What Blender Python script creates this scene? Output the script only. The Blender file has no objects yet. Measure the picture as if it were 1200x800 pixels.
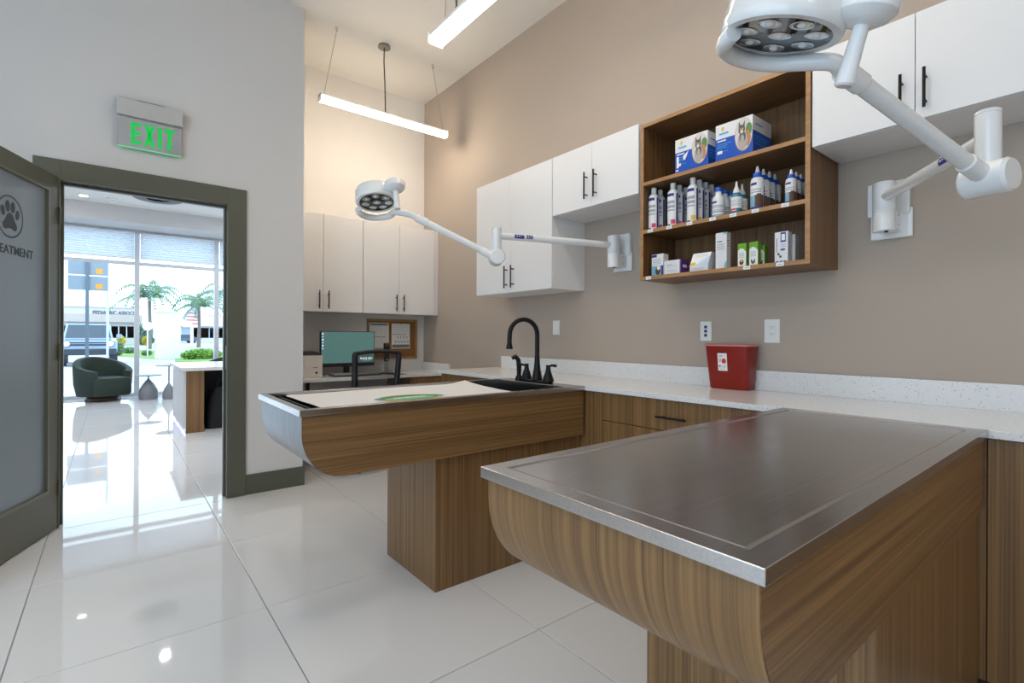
import bpy, bmesh, math, random
from mathutils import Vector, Matrix
random.seed(7)
S = bpy.context.scene
COL = S.collection
PI = math.pi

# ------------------------------------------------------------------ camera
H = 1.18                      # eye height in metres
F, YAW, ROLL, CY = 584.0, 0.6749, 0.0045, 393.5
_f = Vector((math.sin(YAW), math.cos(YAW), 0)); _r = Vector((math.cos(YAW), -math.sin(YAW), 0)); _u = Vector((0, 0, 1))
R3 = _r * math.cos(ROLL) + _u * math.sin(ROLL); U3 = -_r * math.sin(ROLL) + _u * math.cos(ROLL)
cam = bpy.data.cameras.new('camera'); cam.sensor_width = 36; cam.lens = F / 1200 * 36; cam.shift_y = -6.5 / 1200
cam.clip_start = 0.02; cam.clip_end = 500
co = bpy.data.objects.new('camera', cam); COL.objects.link(co)
M = Matrix((R3, U3, -_f)).transposed().to_4x4(); M.translation = Vector((0, 0, H)); co.matrix_world = M
S.camera = co

# ------------------------------------------------------------------ world, light, exposure
S.view_settings.view_transform = 'Standard'; S.view_settings.look = 'None'; S.view_settings.gamma = 1
S.view_settings.use_curve_mapping = False; S.view_settings.exposure = 0.16
W = bpy.data.worlds.new('overcast_sky'); S.world = W; W.use_nodes = True
bg = W.node_tree.nodes['Background']; bg.inputs[0].default_value = (0.62, 0.82, 1.0, 1); bg.inputs[1].default_value = 3.3
LAMP = 15.5                   # radiance of the pendant diffusers
S.cycles.max_bounces = 10; S.cycles.diffuse_bounces = 5; S.cycles.glossy_bounces = 5; S.cycles.transmission_bounces = 8
S.cycles.sample_clamp_indirect = 8; S.cycles.caustics_reflective = False; S.cycles.caustics_refractive = False
def portal(name, c, sx, sy, rot):
    l = bpy.data.lights.new(name, 'AREA'); l.shape = 'RECTANGLE'; l.size = sx; l.size_y = sy; l.cycles.is_portal = True
    o = bpy.data.objects.new(name, l); COL.objects.link(o); o.location = c; o.rotation_euler = rot
    return o
portal('window_portal', (-2.79, 0.3, 1.7), 2.6, 4.4, (0, -PI/2, 0))

def ray(px, py):
    return R3 * ((px - 600) / F) + U3 * (-(py - CY) / F) + _f
def hit(px, py, x=None, y=None, z=None, d=None):
    v = ray(px, py)
    t = d if d is not None else x / v.x if x is not None else y / v.y if y is not None else (z - H) / v.z
    return Vector((0, 0, H)) + v * t

# ------------------------------------------------------------------ materials
MATS = {}
def mat(name, col, rough=0.5, metal=0.0, var=0.04, scale=30, bump=0.0, spec=None, emit=None, es=0, trans=0, alpha=None, coat=0, ior=None):
    if name in MATS: return MATS[name]
    m = bpy.data.materials.new(name); m.use_nodes = True
    nt = m.node_tree; N = nt.nodes; L = nt.links; b = N['Principled BSDF']
    b.inputs['Roughness'].default_value = rough; b.inputs['Metallic'].default_value = metal
    if spec is not None: b.inputs['Specular IOR Level'].default_value = spec
    if ior: b.inputs['IOR'].default_value = ior
    if coat: b.inputs['Coat Weight'].default_value = coat
    b.inputs['Transmission Weight'].default_value = trans
    if alpha is not None: b.inputs['Alpha'].default_value = alpha
    if emit:
        b.inputs['Emission Color'].default_value = (*emit, 1); b.inputs['Emission Strength'].default_value = es
    tc = N.new('ShaderNodeTexCoord'); nz = N.new('ShaderNodeTexNoise'); nz.inputs['Scale'].default_value = scale; nz.inputs['Detail'].default_value = 4
    L.new(tc.outputs['Object'], nz.inputs['Vector'])
    mx = N.new('ShaderNodeMix'); mx.data_type = 'RGBA'
    mx.inputs[6].default_value = (*[max(0, c * (1 - var)) for c in col], 1); mx.inputs[7].default_value = (*[min(1, c * (1 + var)) for c in col], 1)
    L.new(nz.outputs['Fac'], mx.inputs[0]); L.new(mx.outputs[2], b.inputs['Base Color'])
    if bump:
        bp = N.new('ShaderNodeBump'); bp.inputs['Strength'].default_value = bump; bp.inputs['Distance'].default_value = 0.002
        L.new(nz.outputs['Fac'], bp.inputs['Height']); L.new(bp.outputs[0], b.inputs['Normal'])
    MATS[name] = m
    return m
def pane_mat(name, tint=(.97, .985, 1.0)):
    m = bpy.data.materials.new(name); m.use_nodes = True; nt = m.node_tree; N = nt.nodes; L = nt.links
    N.remove(N['Principled BSDF']); out = N['Material Output']
    tr = N.new('ShaderNodeBsdfTransparent'); tr.inputs[0].default_value = (*tint, 1)
    gl = N.new('ShaderNodeBsdfGlossy'); gl.inputs['Roughness'].default_value = .01
    fr = N.new('ShaderNodeFresnel'); fr.inputs[0].default_value = 1.35
    mx = N.new('ShaderNodeMixShader'); L.new(fr.outputs[0], mx.inputs[0]); L.new(tr.outputs[0], mx.inputs[1]); L.new(gl.outputs[0], mx.inputs[2]); L.new(mx.outputs[0], out.inputs[0])
    MATS[name] = m
    return m
def wood(name, scl, dark=(0.105, 0.050, 0.016), light=(0.310, 0.168, 0.064), rough=0.42):
    m = bpy.data.materials.new(name); m.use_nodes = True; nt = m.node_tree; N = nt.nodes; L = nt.links; b = N['Principled BSDF']
    g = N.new('ShaderNodeNewGeometry')
    mp = N.new('ShaderNodeMapping'); mp.inputs['Scale'].default_value = scl; L.new(g.outputs['Position'], mp.inputs['Vector'])
    n1 = N.new('ShaderNodeTexNoise'); n1.inputs['Scale'].default_value = 1.0; n1.inputs['Detail'].default_value = 5; n1.inputs['Roughness'].default_value = 0.65
    L.new(mp.outputs[0], n1.inputs['Vector'])
    mp2 = N.new('ShaderNodeMapping'); mp2.inputs['Scale'].default_value = tuple(s * 0.30 for s in scl); L.new(g.outputs['Position'], mp2.inputs['Vector'])
    n2 = N.new('ShaderNodeTexNoise'); n2.inputs['Scale'].default_value = 1.0; n2.inputs['Detail'].default_value = 3; L.new(mp2.outputs[0], n2.inputs['Vector'])
    ad = N.new('ShaderNodeMath'); ad.operation = 'MULTIPLY_ADD'; ad.inputs[1].default_value = 0.32; L.new(n2.outputs['Fac'], ad.inputs[0])
    sc = N.new('ShaderNodeMath'); sc.operation = 'MULTIPLY'; sc.inputs[1].default_value = 0.70; L.new(n1.outputs['Fac'], sc.inputs[0]); L.new(sc.outputs[0], ad.inputs[2])
    cr = N.new('ShaderNodeValToRGB'); cr.color_ramp.elements[0].position = 0.36; cr.color_ramp.elements[1].position = 0.68
    cr.color_ramp.elements[0].color = (*dark, 1); cr.color_ramp.elements[1].color = (*light, 1)
    L.new(ad.outputs[0], cr.inputs[0]); L.new(cr.outputs[0], b.inputs['Base Color'])
    b.inputs['Roughness'].default_value = rough
    bp = N.new('ShaderNodeBump'); bp.inputs['Strength'].default_value = 0.08; bp.inputs['Distance'].default_value = 0.001
    L.new(n1.outputs['Fac'], bp.inputs['Height']); L.new(bp.outputs[0], b.inputs['Normal'])
    MATS[name] = m
    return m
def steel(name, col, rough, scl):
    m = bpy.data.materials.new(name); m.use_nodes = True; nt = m.node_tree; N = nt.nodes; L = nt.links; b = N['Principled BSDF']
    b.inputs['Metallic'].default_value = 1.0
    g = N.new('ShaderNodeNewGeometry'); mp = N.new('ShaderNodeMapping'); mp.inputs['Scale'].default_value = scl
    L.new(g.outputs['Position'], mp.inputs['Vector'])
    n1 = N.new('ShaderNodeTexNoise'); n1.inputs['Scale'].default_value = 1; n1.inputs['Detail'].default_value = 6; L.new(mp.outputs[0], n1.inputs['Vector'])
    n2 = N.new('ShaderNodeTexNoise'); n2.inputs['Scale'].default_value = 5; n2.inputs['Detail'].default_value = 5; L.new(g.outputs['Position'], n2.inputs['Vector'])
    mr = N.new('ShaderNodeMapRange'); mr.inputs[3].default_value = rough * 0.75; mr.inputs[4].default_value = rough * 1.3
    L.new(n2.outputs['Fac'], mr.inputs[0]); L.new(mr.outputs[0], b.inputs['Roughness'])
    mx = N.new('ShaderNodeMix'); mx.data_type = 'RGBA'; mx.inputs[6].default_value = (*[c * .8 for c in col], 1); mx.inputs[7].default_value = (*[c * 1.2 for c in col], 1)
    L.new(n1.outputs['Fac'], mx.inputs[0]); L.new(mx.outputs[2], b.inputs['Base Color'])
    bp = N.new('ShaderNodeBump'); bp.inputs['Strength'].default_value = 0.04; bp.inputs['Distance'].default_value = 0.0002
    L.new(n1.outputs['Fac'], bp.inputs['Height']); L.new(bp.outputs[0], b.inputs['Normal'])
    MATS[name] = m
    return m
def quartz():
    m = bpy.data.materials.new('speckled_quartz'); m.use_nodes = True; nt = m.node_tree; N = nt.nodes; L = nt.links; b = N['Principled BSDF']
    g = N.new('ShaderNodeNewGeometry'); v = N.new('ShaderNodeTexVoronoi'); v.inputs['Scale'].default_value = 105; L.new(g.outputs['Position'], v.inputs['Vector'])
    cr = N.new('ShaderNodeValToRGB'); cr.color_ramp.elements[0].position = 0.16; cr.color_ramp.elements[0].color = (0.40, 0.40, 0.42, 1)
    cr.color_ramp.elements[1].position = 0.30; cr.color_ramp.elements[1].color = (0.74, 0.735, 0.735, 1)
    L.new(v.outputs['Distance'], cr.inputs[0])
    nz = N.new('ShaderNodeTexNoise'); nz.inputs['Scale'].default_value = 70; L.new(g.outputs['Position'], nz.inputs['Vector'])
    th = N.new('ShaderNodeMath'); th.operation = 'GREATER_THAN'; th.inputs[1].default_value = 0.485; L.new(nz.outputs['Fac'], th.inputs[0])
    mx = N.new('ShaderNodeMix'); mx.data_type = 'RGBA'; L.new(th.outputs[0], mx.inputs[0]); L.new(cr.outputs[0], mx.inputs[6]); mx.inputs[7].default_value = (0.74, 0.735, 0.735, 1)
    L.new(mx.outputs[2], b.inputs['Base Color']); b.inputs['Roughness'].default_value = 0.16
    MATS['quartz'] = m
    return m
WOODV = wood('walnut_vertical', (150, 150, .7)); WOODX = wood('walnut_along_x', (.9, 150, 150)); WOODY = wood('walnut_along_y', (150, .7, 150))
WOODC = wood('walnut_curved_end', (.7, 150, .7)); WEDGE = wood('walnut_edge', (60, 6, 60), (0.30, 0.155, 0.06), (0.46, 0.25, 0.105))
STEEL = steel('brushed_steel', (0.52, 0.49, 0.475), 0.22, (4, 220, 220)); STEELD = steel('steel_basin', (0.30, 0.30, 0.31), 0.25, (90, 90, 90))
STEELE = steel('steel_end', (0.40, 0.41, 0.43), 0.42, (40, 30, 5))
QTZ = quartz()
PAINT = mat('white_wall_paint', (0.70, 0.68, 0.665), 0.75, var=0.015, scale=6)
TAUPE = mat('taupe_wall_paint', (0.43, 0.36, 0.30), 0.75, var=0.02, scale=5)
CEIL = mat('ceiling_paint', (0.74, 0.72, 0.69), 0.85, var=0.01, scale=5)
TILE = mat('glossy_white_tile', (0.74, 0.735, 0.735), 0.03, var=0.02, scale=3, spec=0.5)
GROUT = mat('grey_grout', (0.36, 0.34, 0.33), 0.9, var=0.15, scale=60)
OLIVE = mat('olive_trim_paint', (0.105, 0.108, 0.078), 0.42, var=0.04, scale=12)
FROST = mat('frosted_glass', (0.22, 0.275, 0.32), 0.38, var=0.02, scale=4, spec=0.6)
LAM = mat('white_laminate', (0.76, 0.755, 0.76), 0.38, var=0.01, scale=10)
LAMIN = mat('white_laminate_underside', (0.60, 0.59, 0.585), 0.5, var=0.02, scale=10)
BLACK = mat('black_metal', (0.007, 0.007, 0.008), 0.42, 0.0, var=0.1, spec=0.25)
BLKPL = mat('black_plastic', (0.012, 0.012, 0.014), 0.45, var=0.1)
CHROME = mat('chrome', (0.75, 0.75, 0.76), 0.12, 1.0, var=0.03)
ENAMEL = mat('white_enamel', (0.78, 0.785, 0.79), 0.16, var=0.01, coat=0.3)
WPL = mat('white_plastic', (0.78, 0.775, 0.76), 0.35, var=0.015)
GREYPL = mat('grey_plastic', (0.28, 0.28, 0.29), 0.4, var=0.05)
ALU = mat('aluminium', (0.62, 0.62, 0.63), 0.35, 0.9, var=0.06, scale=80)

# ------------------------------------------------------------------ mesh helpers
class MB:
    def __init__(s): s.v = []; s.f = []; s.m = []; s.sm = []
    def add(s, vs, fs, mi=0, sm=False):
        o = len(s.v); s.v += [Vector(p) for p in vs]
        for f in fs: s.f.append([i + o for i in f]); s.m.append(mi); s.sm.append(sm)
        return s
    def box(s, x0, x1, y0, y1, z0, z1, mi=0):
        return s.add([(x0,y0,z0),(x1,y0,z0),(x1,y1,z0),(x0,y1,z0),(x0,y0,z1),(x1,y0,z1),(x1,y1,z1),(x0,y1,z1)],
                     [(0,3,2,1),(4,5,6,7),(0,1,5,4),(1,2,6,5),(2,3,7,6),(3,0,4,7)], mi)
    def prism(s, pts, axis, a0, a1, mi=0, sm=False):
        # pts: 2D polygon; axis 'x': (y,z), 'y': (x,z), 'z': (x,y)
        def P(p, a): return (a, p[0], p[1]) if axis == 'x' else (p[0], a, p[1]) if axis == 'y' else (p[0], p[1], a)
        n = len(pts); vs = [P(p, a0) for p in pts] + [P(p, a1) for p in pts]
        s.add(vs, [tuple(range(n))[::-1], tuple(range(n, 2 * n))], mi)
        return s.add(vs, [(i, (i + 1) % n, (i + 1) % n + n, i + n) for i in range(n)], mi, sm)
    def cyl(s, p0, p1, r0, r1=None, n=20, mi=0, caps=True, sm=True):
        p0 = Vector(p0); p1 = Vector(p1); r1 = r0 if r1 is None else r1
        d = (p1 - p0).normalized(); a = d.orthogonal().normalized(); b = d.cross(a)
        vs = [p0 + (a * math.cos(2*PI*i/n) + b * math.sin(2*PI*i/n)) * r0 for i in range(n)] + [p1 + (a * math.cos(2*PI*i/n) + b * math.sin(2*PI*i/n)) * r1 for i in range(n)]
        s.add(vs, [(i, (i+1) % n, (i+1) % n + n, i + n) for i in range(n)], mi, sm)
        if caps: s.add(vs, [tuple(range(n))[::-1], tuple(range(n, 2*n))], mi)
        return s
    def tube(s, path, r, n=12, mi=0, caps=True):
        path = [Vector(p) for p in path]; rs = r if isinstance(r, (list, tuple)) else [r] * len(path)
        vs = []; t0 = (path[1] - path[0]).normalized(); a = t0.orthogonal().normalized()
        for k, p in enumerate(path):
            t = (path[min(k+1, len(path)-1)] - path[max(k-1, 0)]).normalized()
            a = (a - t * a.dot(t)).normalized(); b = t.cross(a)
            vs += [p + (a * math.cos(2*PI*i/n) + b * math.sin(2*PI*i/n)) * rs[k] for i in range(n)]
        fs = []
        for k in range(len(path) - 1):
            fs += [(k*n+i, k*n+(i+1) % n, (k+1)*n+(i+1) % n, (k+1)*n+i) for i in range(n)]
        s.add(vs, fs, mi, True)
        if caps: s.add(vs, [tuple(range(n))[::-1], tuple(range((len(path)-1)*n, len(path)*n))], mi)
        return s
    def lathe(s, prof, c=(0, 0, 0), n=24, mi=0, sm=True, sx=1, sy=1):
        vs = []
        for r, z in prof: vs += [(c[0] + r * sx * math.cos(2*PI*i/n), c[1] + r * sy * math.sin(2*PI*i/n), c[2] + z) for i in range(n)]
        fs = []
        for k in range(len(prof) - 1): fs += [(k*n+i, k*n+(i+1) % n, (k+1)*n+(i+1) % n, (k+1)*n+i) for i in range(n)]
        s.add(vs, fs, mi, sm)
        return s.add(vs, [tuple(range(n))[::-1], tuple(range((len(prof)-1)*n, len(prof)*n))], mi)
    def xf(s, m):
        s.v = [m @ p for p in s.v]; return s
def top(o):
    while o.parent: o = o.parent
    return o
def mk(name, mb, mats, parent=None, bevel=0, seg=2, world=True, loc=None):
    me = bpy.data.meshes.new(name)
    off = Vector((0, 0, 0))
    if parent is not None and world: off = top(parent).location
    if loc is not None and parent is None: off = Vector(loc)
    me.from_pydata([tuple(p - off) for p in mb.v], [], mb.f)
    ms = mats if isinstance(mats, (list, tuple)) else [mats]
    for m in ms: me.materials.append(m)
    me.polygons.foreach_set('material_index', mb.m); me.polygons.foreach_set('use_smooth', mb.sm)
    bm = bmesh.new(); bm.from_mesh(me)
    bmesh.ops.remove_doubles(bm, verts=bm.verts, dist=1e-5)
    bmesh.ops.recalc_face_normals(bm, faces=bm.faces)
    bm.to_mesh(me); bm.free()
    if any(mb.sm): me.set_sharp_from_angle(angle=math.radians(40))
    o = bpy.data.objects.new(name, me); COL.objects.link(o)
    if parent is not None: o.parent = parent
    elif loc is not None: o.location = loc
    if bevel:
        b = o.modifiers.new('soft_edges', 'BEVEL'); b.width = bevel; b.segments = seg; b.limit_method = 'ANGLE'; b.angle_limit = math.radians(50)
    return o
def tag(o, label, cat, group=None, kind=None):
    if label: o['label'] = label
    if cat: o['category'] = cat
    if group: o['group'] = group
    if kind: o['kind'] = kind
    return o
def thing(name, label, cat, loc=(0, 0, 0), rz=0, group=None):
    o = bpy.data.objects.new(name, None); COL.objects.link(o); o.location = loc; o.rotation_euler = (0, 0, rz); o.empty_display_size = 0.05
    return tag(o, label, cat, group)
def struct(name, mb, mats, parent=None, label=None, bevel=0):
    o = mk(name, mb, mats, parent, bevel)
    if parent is None: o['kind'] = 'structure'
    if label: o['label'] = label
    return o
def dup(root, loc, rz=None, label=None, group=None):
    def cp(o, par):
        c = o.copy(); COL.objects.link(c); c.parent = par
        for ch in list(o.children): cp(ch, c)
        return c
    r = cp(root, None); r.location = loc
    if rz is not None: r.rotation_euler = (0, 0, rz)
    if label: r['label'] = label
    if group: r['group'] = group
    return r
def share(o, name, parent, loc=(0, 0, 0), rot=(0, 0, 0), scale=(1, 1, 1)):
    c = bpy.data.objects.new(name, o.data); COL.objects.link(c); c.parent = parent; c.location = loc; c.rotation_euler = rot; c.scale = scale
    return c
def text_mb(txt, size, m4, bold=0.0, extrude=0.0005, align='CENTER', sx=1.0):
    cu = bpy.data.curves.new('lettering', 'FONT'); cu.body = txt; cu.size = size; cu.extrude = extrude; cu.offset = bold
    cu.align_x = align; cu.align_y = 'CENTER'; cu.resolution_u = 3
    ob = bpy.data.objects.new('lettering', cu); COL.objects.link(ob)
    dg = bpy.context.evaluated_depsgraph_get(); me = bpy.data.meshes.new_from_object(ob.evaluated_get(dg))
    b = MB(); b.add([m4 @ Vector((v.co.x * sx, v.co.y, v.co.z)) for v in me.vertices], [tuple(p.vertices) for p in me.polygons])
    bpy.data.objects.remove(ob); bpy.data.curves.remove(cu); bpy.data.meshes.remove(me)
    return b
def frame4(o, ux, uy):
    ux = Vector(ux).normalized(); uy = Vector(uy).normalized(); uz = ux.cross(uy)
    m = Matrix((ux, uy, uz)).transposed().to_4x4(); m.translation = Vector(o)
    return m
def print_mb(m4, w, h, items):
    # flat printed shapes on a w x h panel (origin lower left); items: (kind, args, material index)
    b = MB(); off = 0.0003
    for k, a, mi in items:
        if k == 'r':
            x0, x1, y0, y1 = a; pts = [(x0, y0), (x1, y0), (x1, y1), (x0, y1)]
        elif k == 'e':
            cx, cy, rx, ry = a; pts = [(cx + rx * math.cos(i * PI / 12), cy + ry * math.sin(i * PI / 12)) for i in range(24)]
        else: pts = a
        b.add([m4 @ Vector((x * w, y * h, off)) for x, y in pts], [tuple(range(len(pts)))], mi); off += 0.00015
    return b

# ------------------------------------------------------------------ room shell
XW, YF, YD, ZC = 2.70, 4.95, 4.10, 3.75        # right wall, far wall, door wall, ceiling
XL, YB, YS = -2.8, -2.6, 12.0                  # left wall, back wall, shop front
LX0, LX1, LZ = -3.4, 5.4, 3.45                 # lobby extents
TX, TY, TX0, TY0, GAP = 0.82, 0.855, 0.524, 2.35, 0.004
fl = MB().box(LX0, LX1, YB - .15, YS + .1, -0.12, -0.006)
floor = struct('floor', fl, GROUT)
_tm = {}
def tile(x0, x1, y0, y1):
    w, d = round(x1 - x0, 3), round(y1 - y0, 3)
    if w < .02 or d < .02: return
    if (w, d) not in _tm:
        b = MB(); e = .0015
        b.add([(-w/2,-d/2,-.006),(w/2,-d/2,-.006),(w/2,d/2,-.006),(-w/2,d/2,-.006),(-w/2,-d/2,-e),(w/2,-d/2,-e),(w/2,d/2,-e),(-w/2,d/2,-e),
               (-w/2+e,-d/2+e,0),(w/2-e,-d/2+e,0),(w/2-e,d/2-e,0),(-w/2+e,d/2-e,0)],
              [(0,1,5,4),(1,2,6,5),(2,3,7,6),(3,0,4,7),(4,5,9,8),(5,6,10,9),(6,7,11,10),(7,4,8,11),(8,9,10,11)])
        o = mk('tile', b, TILE, floor, world=False); o.location = ((x0+x1)/2, (y0+y1)/2, 0); _tm[(w, d)] = o
    else: share(_tm[(w, d)], 'tile', floor, ((x0+x1)/2, (y0+y1)/2, 0))
for i in range(-5, 8):
    for j in range(-7, 14):
        x0 = TX0 + i*TX + GAP/2; x1 = x0 + TX - GAP; y0 = TY0 + j*TY + GAP/2; y1 = y0 + TY - GAP
        lx0, lx1 = (XL, XW) if y1 < YF else (LX0, LX1)
        x0, x1, y0, y1 = max(x0, lx0), min(x1, lx1), max(y0, YB), min(y1, YS)
        if x1 > x0 and y1 > y0: tile(x0, x1, y0, y1)
struct('ceiling', MB().box(XL - .15, XW + .15, YB - .15, YF + .15, ZC, ZC + .12), CEIL)
struct('wall_right', MB().box(XW, XW + .15, YB - .15, YF + .15, 0, ZC), TAUPE)
struct('wall_far', MB().box(1.05, XW, YF, YF + .15, 0, ZC), PAINT)
struct('wall_alcove', MB().box(1.02, 1.17, YD + .15, YF, 0, ZC), PAINT)
OX0, OX1, OZ = -0.255, 0.642, 2.118
b = MB(); b.box(XL, OX0 - .02, YD, YD + .15, 0, ZC); b.box(OX1 + .02, 1.17, YD, YD + .15, 0, ZC); b.box(OX0 - .02, OX1 + .02, YD, YD + .15, OZ + .02, ZC)
struct('wall_door', b, PAINT)
struct('wall_back', MB().box(XL - .15, XW + .15, YB - .15, YB, 0, ZC), PAINT)
b = MB(); WY0, WY1, WZ0, WZ1 = -1.9, 2.5, .4, 3.0
b.box(XL - .15, XL, YB, WY0, 0, ZC).box(XL - .15, XL, WY1, YD, 0, ZC).box(XL - .15, XL, WY0, WY1, 0, WZ0).box(XL - .15, XL, WY0, WY1, WZ1, ZC)
struct('wall_left', b, PAINT)
GLASS = pane_mat('window_glass')
w1 = struct('window_1', MB().box(XL - .09, XL - .07, WY0, WY1, WZ0, WZ0 + .02), ALU)
for y in (WY0, -.45, 1.0, WY1 - .06): mk('mullion', MB().box(XL - .11, XL - .05, y, y + .06, WZ0, WZ1), ALU, w1)
for z in (WZ0 + .02, WZ1 - .06): mk('rail', MB().box(XL - .11, XL - .05, WY0 + .06, WY1 - .06, z, z + .05), ALU, w1)
for (ya, yb) in ((WY0 + .06, -.45), (-.39, 1.0), (1.06, WY1 - .06)): mk('pane', MB().add([(XL - .08, ya, WZ0 + .07), (XL - .08, yb, WZ0 + .07), (XL - .08, yb, WZ1 - .06), (XL - .08, ya, WZ1 - .06)], [(0, 1, 2, 3)]), GLASS, w1)
# lobby shell
struct('wall_lobby_left', MB().box(LX0 - .15, LX0, YD + .15, YS, 0, LZ), PAINT)
struct('wall_lobby_right', MB().box(LX1, LX1 + .15, YF + .15, YS, 0, LZ), PAINT)
struct('wall_lobby_back', MB().box(XW + .15, LX1, YF, YF + .15, 0, LZ).box(LX0, XL - .15, YD, YD + .15, 0, LZ), PAINT)
struct('ceiling_lobby', MB().box(LX0 - .15, LX1 + .15, YF + .15, YS + .2, LZ, LZ + .1).box(LX0 - .15, 1.02, YD + .15, YF + .15, LZ, LZ + .1), CEIL)
SOFF = mat('soffit_paint', (0.60, 0.60, 0.61), 0.8, var=.01)
struct('trim_soffit', MB().box(LX0, LX1, 11.2, YS + .06, 3.17, LZ), SOFF)
# door casing, jamb, baseboards
b = MB(); cw = .122; y0, y1 = YD - .018, YD
b.box(OX0 - cw, OX0, y0, y1, 0, OZ + cw).box(OX1, OX1 + cw, y0, y1, 0, OZ + cw).box(OX0, OX1, y0, y1, OZ, OZ + cw)
trim = struct('trim_1', b, OLIVE, bevel=.0015)
jb = MB().box(OX0 - .02, OX0, YD, YD + .15, 0, OZ + .02).box(OX1, OX1 + .02, YD, YD + .15, 0, OZ + .02).box(OX0, OX1, YD, YD + .15, OZ, OZ + .02)
mk('jamb', jb, OLIVE, trim)
st = MB().box(OX1 - .014, OX1, YD + .05, YD + .09, 0, OZ - .014).box(OX0, OX0 + .014, YD + .05, YD + .09, 0, OZ - .014).box(OX0, OX1, YD + .05, YD + .09, OZ - .014, OZ)
mk('door_stop', st, OLIVE, trim)
sp = MB().box(OX1 - .002, OX1 + .001, YD + .012, YD + .045, .93, 1.10)
mk('strike_plate', sp, ALU, trim)
bb = .145
struct('baseboard_door', MB().box(OX1 + cw, 1.182, YD - .012, YD, 0, bb).box(1.17, 1.182, YD, YF, 0, bb), OLIVE)
struct('baseboard_left', MB().box(XL, OX0 - cw, YD - .012, YD, 0, bb), OLIVE)

# ------------------------------------------------------------------ open door leaf
DX, DY = -0.262, 4.078
ang = math.atan2(-.938, -.347)
door = thing('door_1', None, None, (DX, DY, 0), ang); door['kind'] = 'structure'
LWd, LT = 0.90, 0.044
# local: x along leaf from hinge, +y face looks at the camera side (left of travel direction)
b = MB(); s0, s1, z0, z1 = .095, .80, .245, 2.035
b.box(0, s0, -LT, 0, .008, 2.128).box(s1, LWd, -LT, 0, .008, 2.128).box(s0, s1, -LT, 0, .008, z0).box(s0, s1, -LT, 0, z1, 2.128)
mk('door_frame', b, OLIVE, door, world=False)
mk('glass_panel', MB().box(s0, s1, -LT + .014, -.014, z0, z1), FROST, door, world=False)['label'] = 'frosted glass panel'
b = MB(); t = .014
b.box(s0, s0 + t, -.014, .004, z0, z1).box(s1 - t, s1, -.014, .004, z0, z1).box(s0 + t, s1 - t, -.014, .004, z0, z0 + t).box(s0 + t, s1 - t, -.014, .004, z1 - t, z1)
mk('glazing_bead', b, mat('olive_bead', (0.15, 0.15, 0.115), .35), door, world=False)
INK = mat('dark_vinyl_print', (0.018, 0.021, 0.026), .5)
fm = frame4((.408, -.0132, 1.617), (-1, 0, 0), (0, 0, 1))
tm = text_mb('TREATMENT', .0645, Matrix.Identity(4), bold=.0008); wd = max(v.x for v in tm.v) - min(v.x for v in tm.v); mid = (max(v.x for v in tm.v) + min(v.x for v in tm.v))/2
tm.xf(fm @ Matrix.Diagonal((.364/wd, 1, 1, 1)) @ Matrix.Translation((-mid, 0, 0))); mk('lettering', tm, INK, door, world=False)
b = MB(); c = (.430, 1.792); n = 48; ro, ri = .111, .1035
for k in range(n):
    a0, a1 = 2*PI*k/n, 2*PI*(k+1)/n
    q = [(c[0] - r*math.cos(a), -.0127, c[1] + r*math.sin(a)) for r, a in ((ri, a0), (ro, a0), (ro, a1), (ri, a1))]
    b.add(q, [(0, 1, 2, 3)])
for (ex, ez, rx, rz, tl) in ((-.058, .022, .017, .027, .25), (-.020, .052, .018, .030, .08), (.022, .052, .018, .030, -.08), (.060, .020, .017, .027, -.25)):
    pts = []
    for k in range(20):
        a = 2*PI*k/20; x = rx*math.cos(a); z = rz*math.sin(a)
        pts.append((c[0] - (ex + x*math.cos(tl) - z*math.sin(tl)), -.0127, c[1] + ez + x*math.sin(tl) + z*math.cos(tl)))
    b.add(pts, [tuple(range(20))])
pad = [(0, .022), (.022, .012), (.040, -.018), (.058, -.042), (.055, -.064), (.036, -.070), (.016, -.062), (0, -.060), (-.016, -.062), (-.036, -.070), (-.055, -.064), (-.058, -.042), (-.040, -.018), (-.022, .012)]
b.add([(c[0] - x, -.0127, c[1] + z) for x, z in pad], [tuple(range(len(pad)))])
mk('paw_emblem', b, INK, door, world=False)
for z in (.25, 1.07, 1.9): mk('hinge', MB().cyl((-.004, .006, z - .05), (-.004, .006, z + .05), .007, n=10), OLIVE, door, world=False)

# ------------------------------------------------------------------ exit sign
ex = thing('exit_sign', 'edge-lit green EXIT sign with aluminium housing above the doorway', 'sign', (.185, YD, 2.4))
b = MB().box(.012, .364, YD - .062, YD, 2.585, 2.693); mk('housing', b, ALU, ex, bevel=.003)
mk('mounting_clip', MB().box(.118, .262, YD - .040, YD - .012, 2.693, 2.703), BLKPL, ex)
MIRR = mat('mirrored_panel', (.55, .56, .57), .12, 1.0, var=.03)
mk('face_panel', MB().box(.016, .358, YD - .036, YD - .030, 2.392, 2.585), MIRR, ex)
GRN = mat('green_lit_letters', (0.0, .35, .06), .4, emit=(0.0, .50, .06), es=.6)
b = MB(); yf0, yf1 = YD - .0385, YD - .036; zb, zt, sw = 2.418, 2.556, .021
def lbox(x0, x1, z0, z1): b.box(x0, x1, yf0, yf1, z0, z1)
x = .085; lbox(x, x + sw, zb, zt); lbox(x + sw, x + .054, zt - sw, zt); lbox(x + sw, x + .050, (zb + zt)/2 - sw/2, (zb + zt)/2 + sw/2); lbox(x + sw, x + .054, zb, zb + sw)
x = .152
for (xa, xb) in ((x, x + .040), (x + .040, x)):
    b.prism([(xa, zb), (xa + sw, zb), (xb + sw, zt), (xb, zt)], 'y', yf0, yf1)
x = .228; lbox(x, x + sw, zb, zt)
x = .262; lbox(x, x + .058, zt - sw, zt); lbox(x + .0185, x + .0185 + sw, zb, zt - sw)
mk('letters', b, GRN, ex)
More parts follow.
